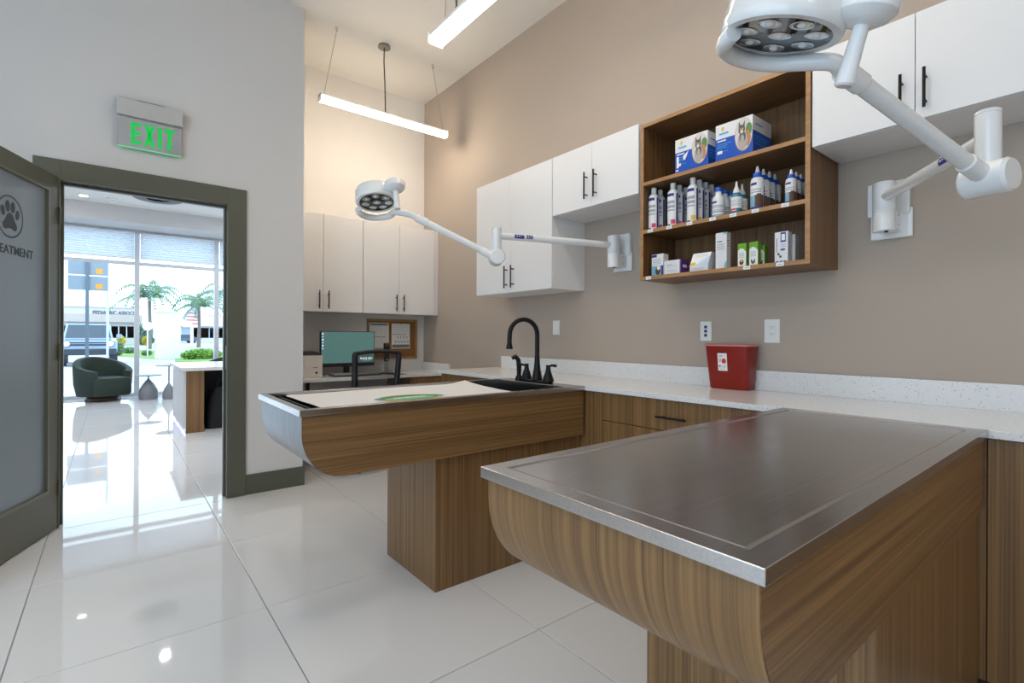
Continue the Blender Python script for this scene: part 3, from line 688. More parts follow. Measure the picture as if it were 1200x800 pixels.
dup(base, (fx_ + stp, bl.y, Z2), None, 'blue-capped short white bottle behind the front one'); dup(base, (fx_ + stp*2, bl.y, Z2), None, 'rearmost blue-capped short white bottle')
base = bottle('T', 'front teal bottle with white pointed cap', 863, 213, fx_, Z2, .026, GB); bl = base.location.copy()
dup(base, (fx_ + .058, bl.y, Z2), None, 'rear teal bottle with white pointed cap')
base = bottle('D', 'tall white bottle with dog photo and blue collar, front of its row', 887.5, 195, fx_, Z2, .030, GB); bl = base.location.copy()
for k, w in ((1, 'second'), (2, 'third'), (3, 'rearmost')): dup(base, (fx_ + stp*k, bl.y, Z2), None, w + ' tall blue-collared bottle in the row behind the dog photo')
base = bottle('D', 'smaller blue-collared bottle at the front right of the middle shelf', 927, 198.7, fx_, Z2, .024, GB); bl = base.location.copy()
for k, w in ((1, 'middle'), (2, 'rear')): dup(base, (fx_ + .052*k, bl.y, Z2), None, w + ' small blue-collared bottle at the right end of the shelf')

def sbox(label, pxL, pxR, pxS, pyT, z, mats, fitems, sitems=(), x0=2.400, cat='box', name='carton', group='cartons on the shelves', bodym=0, depth=None):
    yL = hit(pxL, 250, x=x0).y; yR = hit(pxR, 250, x=x0).y
    x1 = x0 + depth if depth else hit(pxS, 250, y=yR).x; h = hit(pxR, pyT, x=x0).z - z
    x1 = min(x1, XW - .02)
    t = thing(name, label, cat, ((x0+x1)/2, (yL+yR)/2, z), group=group)
    mk('body', MB().box(x0, x1, yR, yL, z, z + h), mats[bodym], t, bevel=.0008)
    if fitems: mk('front_print', print_mb(frame4((x0 - .0002, yL, z), (0, -1, 0), (0, 0, 1)), yL - yR, h, fitems), mats, t)
    if sitems: mk('side_print', print_mb(frame4((x0, yR - .0002, z), (1, 0, 0), (0, 0, 1)), x1 - x0, h, sitems), mats, t)
    return t
Z3 = 2.062; Z1 = 1.523
BM = [BWHITE, BLUE, BLUEL, FUR, FURL, ORNG, LEAFP, PW, mat('photo_pale', (.62, .60, .58), .6), YEL]
def catbox(swoosh):
    it = [('r', (0, 1, 0, .62), 1), ('e', (.10, .86, .05, .10), 9 if 0 else 0), ('e', (.20, .87, .035, .06), 9), ('r', (.10, .36, .72, .77), 2),
          ('e', (.765, .56, .235, .42), 5), ('e', (.765, .57, .225, .405), 8), ('e', (.90, .66, .08, .16), 6), ('e', (.86, .44, .09, .20), 5),
          ('e', (.74, .40, .135, .22), 4), ('e', (.74, .50, .085, .14), 3), ('e', (.735, .44, .05, .12), 4), ('e', (.72, .69, .088, .125), 3),
          ('p', [(.635, .71), (.645, .92), (.70, .79)], 3), ('p', [(.745, .79), (.80, .92), (.80, .71)], 3), ('e', (.72, .64, .040, .05), 8), ('e', (.692, .71, .014, .022), 9), ('e', (.750, .71, .014, .022), 9)]
    it += [('r', (.06, .30, .54, .575), 7), ('r', (.06, .44, .46, .475), 2), ('r', (.06, .34, .41, .425), 2), ('r', (.06, .32, .36, .375), 2), ('r', (.06, .20, .22, .30), 7), ('r', (.21, .36, .26, .27), 2)]
    if swoosh: it += [('p', [(.06, .50), (.13, .50), (.13, .18), (.06, .18)], 7), ('p', [(.26, .48), (.44, .60), (.34, .38), (.28, .36)], 7), ('r', (.03, .12, .09, .13), 7)]
    return it
sd = [('r', (0, 1, 0, .62), 1), ('r', (.12, .5, .78, .82), 2), ('r', (.08, .8, .48, .50), 2), ('r', (.08, .7, .40, .415), 2), ('r', (.08, .75, .30, .315), 2)]
sbox('smaller blue and white carton with a cat photo, left on the top shelf', 791, 829, 838, 152, Z3, BM, catbox(True), sd, depth=.20)
sbox('larger blue and white carton with a cat photo, right on the top shelf', 838.3, 881.7, 903.5, 133.5, Z3, BM, catbox(False), sd)
LB = [BWHITE, NAVY, SKYB, LGREY, BROWN, mat('purple_print', (.10, .03, .22), .5), mat('pale_blue_print', (.45, .60, .75), .5), YEL, mat('mint_print', (.15, .45, .42), .5), mat('lime_print', (.13, .36, .015), .5), mat('pale_print', (.80, .80, .78), .5), FUR, mat('cobalt_print', (.04, .08, .34), .5)]
ln = lambda x0, x1, ys: [('r', (x0, x1, y, y + .018), 3) for y in ys]
sbox('narrow white and blue carton at the left end of the bottom shelf', 764, 777.5, 783, 296.7, Z1, LB, [('r', (0, .45, .86, .98), 1), ('r', (0, 1, 0, .46), 2), ('r', (.85, 1, 0, .46), 1), ('e', (.55, .22, .22, .18), 4), ('e', (.60, .36, .13, .10), 10)] + ln(.1, .8, (.55, .62, .69, .76)), [], depth=.05)
sbox('low white carton with a purple side on the bottom shelf', 778.7, 798, 806.7, 303.3, Z1, LB, [('r', (.94, 1, 0, 1), 5)] + ln(.15, .75, (.62, .50, .30, .2)) + [('r', (.15, .45, .66, .70), 3)], [('r', (0, 1, 0, 1), 5), ('r', (.25, .8, .45, .65), 10)])
# sloped display carton
yL = hit(808.5, 250, x=2.40).y; yR = hit(830, 250, x=2.40).y; hz = hit(830, 295, x=2.43).z - Z1
t = thing('display_carton', 'white carton with a sloped front and pale blue print on the bottom shelf', 'box', (2.46, (yL+yR)/2, Z1), group='cartons on the shelves')
mk('body', MB().prism([(2.40, Z1), (2.50, Z1), (2.50, Z1 + hz), (2.435, Z1 + hz), (2.40, Z1 + hz*.32)], 'y', yR, yL), BWHITE, t)
mk('front_print', print_mb(frame4((2.3995, yL, Z1 + hz*.32), (0, -1, 0), (.035, 0, hz*.68)), yL - yR, math.hypot(.035, hz*.68), [('p', [(.3, 0), (1, 0), (1, .75)], 6), ('e', (.16, .14, .16, .13), 7)] + ln(.15, .85, (.82, .70))), LB, t)
mk('lower_print', print_mb(frame4((2.3998, yL, Z1), (0, -1, 0), (0, 0, 1)), yL - yR, hz*.32, [('r', (.1, .8, .5, .56), 3), ('r', (.1, .7, .3, .36), 3)]), LB, t)
sbox('tall slim white carton with teal corner on the bottom shelf', 838.8, 851.7, 856.7, 271.3, Z1, LB, [('r', (.7, 1, .95, 1), 8), ('p', [(.75, .04), (1, .0), (1, .22), (.85, .16)], 8), ('r', (.12, .60, .74, .765), 11)] + ln(.12, .8, (.66, .60, .54)), [('r', (.1, .6, .76, .78), 11)] + ln(.1, .8, (.68, .62)))
gf = [('r', (0, 1, .0, .80), 10), ('p', [(0, .70), (0, 1), (1, 1), (1, .62), (.7, .76), (.35, .80)], 9), ('e', (.45, .20, .26, .12), 4), ('e', (.45, .27, .14, .07), 7), ('r', (0, .04, .62, .8), 7)] + ln(.15, .8, (.58, .52, .46, .40))
gs = [('r', (0, 1, 0, 1), 9)]
sbox('left front green carton with a dog picture on the bottom shelf', 865, 874.5, 877.2, 284.5, Z1, LB, gf, gs)
sbox('right front green carton with a dog picture on the bottom shelf', 878.3, 888.3, 891.7, 282.5, Z1, LB, [i if i[2] not in (4, 7) or i[0] != 'e' else (i[0], i[1], 11 if i[2] == 4 else 10) for i in gf], gs)
sbox('green carton standing behind the two front green ones', 889.5, 896, 900, 286.5, Z1, LB, gf, gs, x0=2.455)
sbox('white carton with cobalt print at the right end of the bottom shelf', 908, 923.5, 929, 270.3, Z1, LB, [('r', (.45, .85, .66, .98), 12), ('r', (.52, .78, .72, .92), 10), ('e', (.62, .42, .20, .035), 12), ('e', (.30, .28, .09, .04), 4), ('e', (.45, .20, .09, .04), 4), ('r', (.12, .20, .34, .80), 3), ('r', (.1, .3, .03, .06), 12), ('r', (.4, .6, .03, .06), 12), ('r', (.68, .9, .03, .06), 12)] + ln(.48, .85, (.56, .50)), [('r', (.2, .5, .2, .8), 6)], depth=.042)
sbox('plain white carton behind the cobalt-printed one', 921, 932, 936, 274, Z1, LB, [], [], x0=2.452, depth=.045)
VG = mat('clear_vial', (.72, .75, .78), .15, var=.02)
for k in range(4):
    v = thing('vial', 'small clear vial, number %s back from the shelf front behind the low purple carton' % ('one', 'two', 'three', 'four')[k], 'vial', (2.485 + .034*k, 1.660, Z1), group='clear vials on the bottom shelf')
    mk('glass_body', MB().lathe([(.011, 0), (.0115, .002), (.0115, .060), (.006, .070), (.006, .078)], n=14), VG, v, world=False)
    mk('cap', MB().lathe([(.008, .078), (.008, .090), (.007, .092)], n=14), ALU, v, world=False)

# ------------------------------------------------------------------ surgical lamps on the wall
LEDP = mat('lamp_black_face', (.010, .010, .012), .06, var=.05, coat=.5); REFL = mat('lamp_reflector', (.80, .82, .84), .10, 1.0, var=.02); LENSM = mat('lamp_led_lens', (.80, .82, .80), .08)
def crom(P, n=8):
    P = [Vector(p) for p in P]; Q = [P[0]*2 - P[1]] + P + [P[-1]*2 - P[-2]]; out = []
    for k in range(1, len(Q) - 2):
        for i in range(n):
            t = i/n; a, b_, c_, d_ = Q[k-1:k+3]
            out.append(.5*((2*b_) + (c_ - a)*t + (2*a - 5*b_ + 4*c_ - d_)*t*t + (3*b_ - a - 3*c_ + d_)*t**3))
    return out + [P[-1]]
def surg_lamp(label, yc, E, zarm, Hg, J, C, toward, rollr, th_hub, mark, yz, hs):
    t = thing('surgical_lamp', label, 'lamp', (XW, yc, 1.62), group='articulated wall lamps')
    b = MB().box(XW - .020, XW - .0005, yc - .078, yc + .075, 1.618, 1.745); mk('wall_plate', b, ENAMEL, t, bevel=.006, seg=3)
    b = MB().box(XW - .032, XW - .0005, yc - .070, yc + .085, 1.720, 1.868); mk('cover_plate', b, ENAMEL, t, bevel=.006, seg=3)
    px_ = 2.592
    b = MB().lathe([(.041, 0), (.042, .004), (.042, .090), (.040, .093), (.042, .096), (.042, .203), (.038, .210), (.030, .212)], (px_, yc, 1.636), 32); mk('mount_post', b, ENAMEL, t)
    b = MB().box(px_, XW - .015, yc - .040, yc + .036, 1.645, 1.726); br = mk('bracket', b, ENAMEL, t, bevel=.004)
    for dz in (.016, .058): mk('screw', MB().cyl((px_ + .045, yc - .0415, 1.65 + dz), (px_ + .045, yc - .040, 1.65 + dz), .003, n=8), PG, br)
    mk('lock_screw', MB().cyl((px_ - .01, yc - .01, 1.630), (px_ - .01, yc - .01, 1.637), .007, n=10), BLKPL, t)
    A0 = Vector((px_, yc, 1.785)); A1 = Vector((E[0], E[1], zarm)); d = (A1 - A0).normalized()
    b = MB().tube([A0 + d*.034, A1 - d*.02], .0215, 18); ar = mk('arm', b, ENAMEL, t)
    # printed mark on the arm, on the side facing the room
    side = Vector((0, 0, 1)).cross(d).normalized()
    if side.dot(-A0) < 0: side = -side
    rd = d if d.dot(side.cross(Vector((0, 0, 1)))) < 0 else -d
    L_ = (A1 - A0).length
    c0 = A0 + d*(L_*mark)
    ux = rd; uz = side; uy = uz.cross(ux).normalized()
    if uy.z < 0: ux = -ux; uy = uz.cross(ux).normalized()
    def arcbox(u0, u1, v0, v1, m_, off=.0220):
        bb_ = MB(); n_ = 4
        for k in range(n_):
            q = []
            for (uu, vv) in ((u0, v0 + (v1-v0)*k/n_), (u1, v0 + (v1-v0)*k/n_), (u1, v0 + (v1-v0)*(k+1)/n_), (u0, v0 + (v1-v0)*(k+1)/n_)):
                an = vv/off; q.append(c0 + ux*uu + uz*(off*math.cos(an)) + uy*(off*math.sin(an)))
            bb_.add(q, [(0, 1, 2, 3)])
        return bb_
    mk('logo_block', arcbox(-.066, -.002, -.012, .012, NAVY), NAVY, ar)
    mm = MB()
    for k in range(3):
        q = arcbox(-.054 + k*.016, -.045 + k*.016, -.002 + .002*k, .004, PW, .0223); mm.add(q.v, q.f)
    mk('logo_mark', mm, PW, ar)
    mk('model_lettering', text_mb('550', .030, frame4(c0 + ux*.034 + uz*.0222, ux, uy), bold=.0014, extrude=.0003), NAVY, ar)
    # elbow and hinge
    Hv = Vector(Hg); b = MB().lathe([(.026, 0), (.0285, .004), (.0285, E[2] - Hv.z - .012), (.0265, E[2] - Hv.z - .010), (.0285, E[2] - Hv.z - .008), (.0285, E[2] - Hv.z - .003), (.025, E[2] - Hv.z)], (E[0], E[1], Hv.z), 28); mk('elbow_post', b, ENAMEL, t)
    Jv = Vector(J); td = (Jv - Hv).normalized(); hx = Vector((td.x, td.y, 0)).normalized(); pa = Vector((hx.y, -hx.x, 0))
    if pa.y > 0: pa = -pa
    b = MB().cyl(Hv - pa*.052, Hv - pa*.046, .041, .046, 32).cyl(Hv - pa*.046, Hv + pa*.046, .046, .046, 32).cyl(Hv + pa*.046, Hv + pa*.054, .046, .040, 32); mk('hinge', b, ENAMEL, t)
    b = MB().tube([Hv + td*.03, Jv], .0205, 20).cyl(Hv + td*.035, Hv + td*.105, .0245, n=20).cyl(Hv + td*.105, Hv + td*.110, .0245, .0205, n=20).cyl(Jv - td*.075, Jv - td*.070, .0205, .0240, n=20).cyl(Jv - td*.070, Jv, .0240, n=20); mk('spring_arm', b, ENAMEL, t)
    # head frame: Zl up, rolled about the view axis and tilted toward or away from the camera
    Cv = Vector(C); ur_ = _u*math.cos(rollr) - _r*math.sin(rollr); n_ = (-ur_*math.cos(toward) - _f*math.sin(toward)).normalized()
    Zl = -n_; rr_ = _r*math.cos(rollr) + _u*math.sin(rollr); Xr = (rr_ - Zl*rr_.dot(Zl)).normalized(); Yr = Zl.cross(Xr)
    pol = lambda a, r_, z_: Cv + (Xr*math.cos(a) + Yr*math.sin(a))*r_ + Zl*z_
    hm = Matrix((Xr, Yr, Zl)).transposed().to_4x4() @ Matrix.Diagonal((hs, hs, 1, 1)); hm.translation = Cv
    b = MB().lathe([(.02, .010), (.0978, .010), (.0978, .0), (.114, .0), (.1175, .006), (.1185, .022), (.1165, .026), (.115, .066), (.108, .080), (.085, .090), (.02, .094)], n=48)
    b.xf(hm); hd = mk('lamp_head', b, ENAMEL, t)
    b = MB().lathe([(.0975, .0015), (.0975, .006)], n=40); b.xf(hm); mk('light_face', b, LEDP, hd)
    for k in range(8):
        q = (0, 0) if k == 7 else (.068*math.cos(2*PI*k/7 + .4), .068*math.sin(2*PI*k/7 + .4))
        b = MB().lathe([(.0225, .0000), (.0215, -.0006), (.012, .0006), (.010, .0010)], (q[0], q[1], .0008), 20); b.xf(hm); mk('reflector', b, REFL, hd)
        b = MB().lathe([(.0090, .0), (.007, -.0030), (.003, -.0044)], (q[0], q[1], .0008), 14); b.xf(hm); mk('led_lens', b, LENSM, hd)
    ha = -th_hub
    hc = pol(ha, .152, .034)
    hm2 = Matrix((Xr, Yr, Zl)).transposed().to_4x4(); hm2.translation = hc
    b = MB().lathe([(.024, -.026), (.044, -.018), (.057, -.004), (.058, .024), (.052, .032), (.02, .035)], n=32); b.xf(hm2); mk('hub', b, ENAMEL, t)
    p0, p1 = pol(ha, .085, .040), pol(ha, .145, .036)
    b = MB().tube([p0, p1], [.034, .026], 18); mk('neck', b, ENAMEL, t)
    b = MB().tube([hc - Zl*.015, hc - Zl*.055, hc - Zl*.135, hc - Zl*.139], [.0150, .0150, .0185, .0150], 20); mk('grip', b, ENAMEL, t)
    Rr = .110
    pts = [Jv, Jv + td*.035]
    for a in (38, 62, 90, 118, 146, 172): pts.append(pol(math.radians(a), Rr, yz))
    pts.append(pol(math.radians(188), .106, yz + .010))
    b = MB().tube(crom(pts, 6), .0185, 16); mk('yoke', b, ENAMEL, t)
    return t
surg_lamp('near white surgical lamp reaching over the foreground exam table', .676, (1.863, .252, 1.800), 1.725, (1.863, .252, 1.614), (1.31, .424, 1.797), (1.146, .492, 1.842), math.radians(-14), math.radians(-9), math.radians(38), .78, -.021, 1.06)
surg_lamp('far white surgical lamp reaching over the wet table', 2.163, (1.80, 2.40, 1.832), 1.784, (1.80, 2.40, 1.650), (1.383, 2.633, 1.872), (1.195, 2.758, 1.952), math.radians(13), math.radians(9), math.radians(30), .79, -.040, 1.0)

# ------------------------------------------------------------------ alcove: wall cabinets, desk, computer, printer, chair, cork board
def far_cab(label, x0, x1, xd, hs):
    t = thing('wall_cabinet', label, 'cabinet', ((x0+x1)/2, YF - .17, 1.394), group='white wall cabinets')
    mk('body', MB().box(x0, x1, 4.639, YF - .001, 1.394, 2.285), LAM, t)
    for (a, b_), h_ in zip(((x0, xd), (xd, x1)), hs):
        d = mk('door', MB().box(a + .0015, b_ - .0015, 4.620, 4.638, 1.395, 2.284), LAM, t, bevel=.001)
        pull(d, (h_, 4.620, 1.420), (h_, 4.620, 1.585), NY)
    return t
far_cab('white two-door wall cabinet in the alcove behind the monitor', 1.175, 1.865, 1.493, (1.452, 1.535))
t = far_cab('white two-door wall cabinet in the alcove above the cork board', 1.868, 2.645, 2.243, (2.205, 2.284))
mk('filler_strip', MB().box(2.646, XW - .001, 4.640, YF - .001, 1.394, 2.285), LAM, t)
ds = thing('desk', 'white quartz desk built into the alcove on a walnut drawer pedestal', 'desk', (1.93, 4.66, 0))
DZ = .805
mk('desk_top', MB().box(1.185, XW - .002, 4.380, YF - .002, DZ - .030, DZ), QTZ, ds, bevel=.0015)
mk('splashback', MB().box(XW - .022, XW - .001, 4.385, YF - .002, DZ, DZ + .085), QTZ, ds)
pd = mk('drawer_pedestal', MB().box(2.26, XW - .004, 4.42, YF - .03, 0, DZ - .031), WOODV, ds)
for z0, z1 in ((.10, .32), (.33, .54), (.55, .765)): mk('drawer_front', MB().box(2.262, XW - .006, 4.402, 4.4199, z0, z1), WOODV, pd)
mk('support_bracket', MB().box(1.30, 1.325, 4.45, 4.475, .52, DZ - .031).box(1.30, 1.325, 4.475, YF - .003, .52, .545), BLACK, ds)
SCR = mat('teal_screen', (.02, .03, .03), .25, emit=(.070, .155, .142), es=.9)
SCW = mat('screen_white_text', (.5, .5, .5), .4, emit=(.85, .9, .95), es=.9); SCB = mat('screen_blue_icon', (.2, .3, .5), .4, emit=(.25, .50, .85), es=.9)
mo = thing('monitor', 'black computer monitor with a teal desktop on the alcove desk', 'monitor', (1.74, 4.70, DZ))
my = 4.66
mk('bezel', MB().box(1.483, 2.004, my, my + .03, .885, 1.216), BLKPL, mo, bevel=.003)
s_ = mk('screen', MB().box(1.491, 1.997, my - .0012, my - .0002, .918, 1.210), SCR, mo); s_['label'] = 'lit teal screen with icons and white text'
b = MB()
for k in range(6): b.box(1.497, 1.509, my - .0018, my - .0012, 1.185 - k*.027, 1.199 - k*.027, k % 2)
for (cx_, cz_) in ((1.905, 1.012), (1.935, 1.012)):
    b.box(cx_ - .016, cx_ + .012, my - .0018, my - .0012, 1.006, 1.016, 0); b.box(cx_ - .010, cx_ + .006, my - .0018, my - .0012, 1.016, 1.023, 0)
x = 1.858
for wd in (.018, .012, .014, .010, .016, .0, .020, .014, .012):
    if wd: b.box(x, x + wd - .003, my - .0018, my - .0012, .950, .968 if wd > .013 else .962, 0)
    x += wd if wd else .010
for k in range(7): b.box(1.885 + k*.011, 1.893 + k*.011, my - .0018, my - .0012, .938, .942, 0)
mk('desktop_graphics', b, [SCW, SCB], s_)
mk('stand', MB().box(1.715, 1.765, my + .03, my + .055, DZ + .01, 1.0), BLKPL, mo); mk('stand_base', MB().box(1.62, 1.86, my - .04, my + .13, DZ, DZ + .012), BLKPL, mo, bevel=.004)
KB = thing('keyboard', 'black keyboard lying on the desk in front of the monitor', 'keyboard', (1.77, 4.52, DZ))
mk('case', MB().prism([(4.455, DZ), (4.60, DZ), (4.60, DZ + .022), (4.455, DZ + .012)], 'x', 1.54, 1.985), BLKPL, KB, bevel=.002)
b = MB()
for r_ in range(5):
    b.box(1.548, 1.978, 4.466 + r_*.0265, 4.487 + r_*.0265, DZ + .012 + r_*.0018, DZ + .018 + r_*.0018)
mk('key_bed', b, GREYPL, KB)
BEIGE = mat('beige_printer', (.66, .64, .60), .45)
pr_ = thing('printer', 'off-white desktop printer at the left end of the alcove desk', 'printer', (1.32, 4.72, DZ))
mk('body', MB().box(1.19, 1.468, 4.55, 4.86, DZ, .998), BEIGE, pr_, bevel=.004)
mk('front_tray', MB().box(1.195, 1.463, 4.546, 4.55, DZ + .008, DZ + .062), BEIGE, pr_)
mk('power_button', MB().cyl((1.412, 4.542, DZ + .040), (1.412, 4.546, DZ + .040), .010, n=14), BLKPL, pr_)
mk('badge', MB().box(1.385, 1.425, 4.5485, 4.5499, DZ + .083, DZ + .089).box(1.24, 1.305, 4.5485, 4.5499, DZ + .133, DZ + .140), PG, pr_)
sn = mk('document_tray', MB().prism([(4.56, .9985), (4.84, .9985), (4.84, 1.030), (4.66, 1.024)], 'x', 1.20, 1.462), BLKPL, pr_)
bc = thing('barcode_scanner', 'black handheld scanner standing in its silver stand beside the monitor', 'scanner', (2.10, 4.60, DZ))
mk('stand_foot', MB().lathe([(.075, 0), (.075, .006), (.03, .012)], (2.10, 4.60, DZ), 24), BLKPL, bc)
mk('stand_neck', MB().box(2.082, 2.118, 4.592, 4.612, DZ + .01, DZ + .13), ALU, bc, bevel=.003)
mk('scanner_body', MB().prism([(4.585, DZ + .12), (4.62, DZ + .12), (4.625, DZ + .30), (4.585, DZ + .30), (4.57, DZ + .27)], 'x', 2.078, 2.122), BLKPL, bc, bevel=.006)
mk('lens_window', MB().cyl((2.10, 4.5765, DZ + .135), (2.10, 4.586, DZ + .135), .011, n=14), CHROME, bc)
PAPM = mat('notepad_grey', (.25, .25, .26), .5)
tag(mk('mouse_pad', MB().box(2.06, 2.22, 4.40, 4.50, DZ, DZ + .004), BLKPL, loc=(2.14, 4.45, DZ)), 'thin black mouse pad on the desk right of the office chair', 'mouse pad')
CORK = mat('cork', (.24, .105, .028), .85, var=.25, scale=160); FRM = wood('oak_frame', (40, 40, 40), (.28, .15, .05), (.42, .25, .10))
cb = thing('cork_board', 'oak-framed cork board on the alcove wall', 'board', (2.325, YF, .933))
mk('cork_panel', MB().box(2.05, 2.60, YF - .010, YF - .001, .94, 1.342), CORK, cb)
b = MB().box(2.042, 2.608, YF - .020, YF - .001, .930, .952).box(2.042, 2.608, YF - .020, YF - .001, 1.330, 1.352).box(2.042, 2.064, YF - .020, YF - .001, .952, 1.330).box(2.586, 2.608, YF - .020, YF - .001, .952, 1.330)
mk('frame', b, FRM, cb)
def sheet(label, x0, x1, z0, z1, items):
    t = thing('paper_sheet', label, 'paper', ((x0+x1)/2, YF - .012, z0), group='papers on the cork board')
    mk('paper', MB().box(x0, x1, YF - .0118, YF - .0105, z0, z1), PW, t)
    mk('print', print_mb(frame4((x0, YF - .0120, z0), (1, 0, 0), (0, 0, 1)), x1 - x0, z1 - z0, items), [PG, mat('print_light', (.45, .45, .46), .6)], t)
    mk('push_pin', MB().cyl(((x0+x1)/2, YF - .018, z1 - .008), ((x0+x1)/2, YF - .0118, z1 - .008), .004, n=10), PG, t)
tb = lambda zs: [('r', (.08, .92, z_, z_ + .004), 1) for z_ in zs] + [('r', (x_, x_ + .006, zs[-1], zs[0]), 1) for x_ in (.35, .6, .8)]
sheet('printed sheet with a dark header pinned left on the cork board', 2.066, 2.280, 1.040, 1.312, [('r', (.05, .95, .90, .97), 0), ('r', (.05, .85, .445, .465), 0), ('r', (.05, .9, .02, .035), 0)] + tb((.85, .78, .71, .64, .57, .50)) + tb((.40, .33, .26, .19, .12)))
sheet('printed sheet with a dark footer pinned right on the cork board', 2.312, 2.524, 1.040, 1.306, [('r', (.03, .97, .03, .16), 0), ('r', (.05, .82, .555, .575), 0)] + tb((.92, .84, .76, .68, .62)) + [('r', (.28 + .17*k, .36 + .17*k, .40, .50), 1) for k in range(4)] + [('r', (.15 + .17*k, .25 + .17*k, .22, .32), 1) for k in range(5)])
# office chair
CHX, CHY = 1.775, 4.10
MESHM = mat('chair_mesh', (.02, .02, .022), .8, alpha=.45)
oc = thing('office_chair', 'black mesh-back office chair pulled up to the alcove desk', 'chair', (CHX, CHY + .25, 0), rz=math.radians(4))
# local frame: seat centre at origin, back toward -y
b = MB(); zb0, zb1 = .60, 1.040; wt_, wb_ = .212, .190; yb = -.235
for s in (-1, 1):
    b.tube(crom([(s*wb_*.8, yb + .05, zb0), (s*wb_, yb + .02, zb0 + .06), (s*(wt_ - .005), yb - .01, zb1 - .06), (s*(wt_ - .012), yb - .015, zb1 - .012)], 6), [.030 - .009*i/18 for i in range(19)], 10)
b.tube(crom([(-wt_ + .012, yb - .015, zb1 - .015), (-wt_*.5, yb - .012, zb1 - .004), (0, yb - .010, zb1), (wt_*.5, yb - .012, zb1 - .004), (wt_ - .012, yb - .015, zb1 - .015)], 5), .017, 10)
b.tube([(-wb_*.8, yb + .05, zb0), (wb_*.8, yb + .05, zb0)], .020, 10)
mk('back_frame', b, BLKPL, oc, world=False)
b = MB().add([(-wb_, yb + .025, zb0 + .02), (wb_, yb + .025, zb0 + .02), (wt_, yb - .008, zb1 - .02), (-wt_, yb - .008, zb1 - .02)], [(0, 1, 2, 3)]); mk('back_mesh', b, MESHM, oc, world=False)
b = MB(); loft(b, [rr(-.23, .23, -.22, .24, .07, .455), rr(-.245, .245, -.235, .255, .08, .475), rr(-.24, .24, -.23, .25, .08, .51), rr(-.21, .21, -.20, .22, .07, .525)]); mk('seat', b, BLKPL, oc, world=False)
mk('back_support', MB().tube([(0, -.10, .44), (0, -.26, .46), (0, -.245, .62), (0, -.20, .70)], .020, 8), BLKPL, oc, world=False)
for s in (-1, 1):
    b = MB().tube([(s*.22, -.05, .46), (s*.29, -.05, .47), (s*.30, -.05, .66)], .014, 8); o = mk('armrest', b, BLKPL, oc, world=False)
    b = MB(); loft(b, [rr(s*.30 - .04, s*.30 + .04, -.16, .10, .03, .66), rr(s*.30 - .042, s*.30 + .042, -.165, .105, .03, .675), rr(s*.30 - .036, s*.30 + .036, -.155, .095, .028, .69)]); mk('arm_pad', b, BLKPL, o, world=False)
mk('gas_lift', MB().cyl((0, 0, .09), (0, 0, .45), .028, n=14), BLKPL, oc, world=False)
for k in range(5):
    a = 2*PI*k/5 + .3; e = (.25*math.cos(a), .25*math.sin(a))
    o = mk('base_leg', MB().tube([(0, 0, .10), (e[0], e[1], .075)], [.028, .018], 8), BLKPL, oc, world=False)
    mk('caster', MB().cyl((e[0] - .02*math.sin(a), e[1] + .02*math.cos(a), .030), (e[0] + .02*math.sin(a), e[1] - .02*math.cos(a), .030), .030, n=14).cyl((e[0], e[1], .03), (e[0], e[1], .075), .008, n=8), BLKPL, o, world=False)

# ------------------------------------------------------------------ lobby: shop front
MUL = mat('grey_mullion', (.60, .63, .68), .45, .1)
sf = struct('window_2', MB().box(LX0, LX1, YS - .05, YS + .05, 0, .06), MUL)
mk('header', MB().box(LX0, LX1, YS - .05, YS + .05, 3.12, 3.17), MUL, sf)
mk('transom', MB().box(LX0, LX1, YS - .045, YS + .045, 2.505, 2.565), MUL, sf)
mxs = [.355 + 1.325*k for k in range(-3, 5)]
for k, x in enumerate(mxs):
    mk('mullion', MB().box(x - .04, x + .04, YS - .06, YS + .06, .06, 3.12), MUL, sf)
PANE = pane_mat('clear_pane')
for k in range(len(mxs) - 1):
    a, c = mxs[k] + .04, mxs[k+1] - .04
    mk('pane', MB().add([(a, YS, .06), (c, YS, .06), (c, YS, 2.505), (a, YS, 2.505)], [(0, 1, 2, 3)]), PANE, sf)
    mk('pane', MB().add([(a, YS, 2.565), (c, YS, 2.565), (c, YS, 3.12), (a, YS, 3.12)], [(0, 1, 2, 3)]), PANE, sf)
SHD = mat('woven_shade', (.66, .68, .70), .8, var=.03, scale=40)
_n = SHD.node_tree; _t = _n.nodes.new('ShaderNodeBsdfTranslucent'); _t.inputs[0].default_value = (.62, .66, .70, 1); _m = _n.nodes.new('ShaderNodeMixShader'); _m.inputs[0].default_value = .62
_n.links.new(_n.nodes['Principled BSDF'].outputs[0], _m.inputs[1]); _n.links.new(_t.outputs[0], _m.inputs[2]); _n.links.new(_m.outputs[0], _n.nodes['Material Output'].inputs[0])
words = ('far left', 'left', 'second', 'third', 'fourth', 'fifth', 'right')
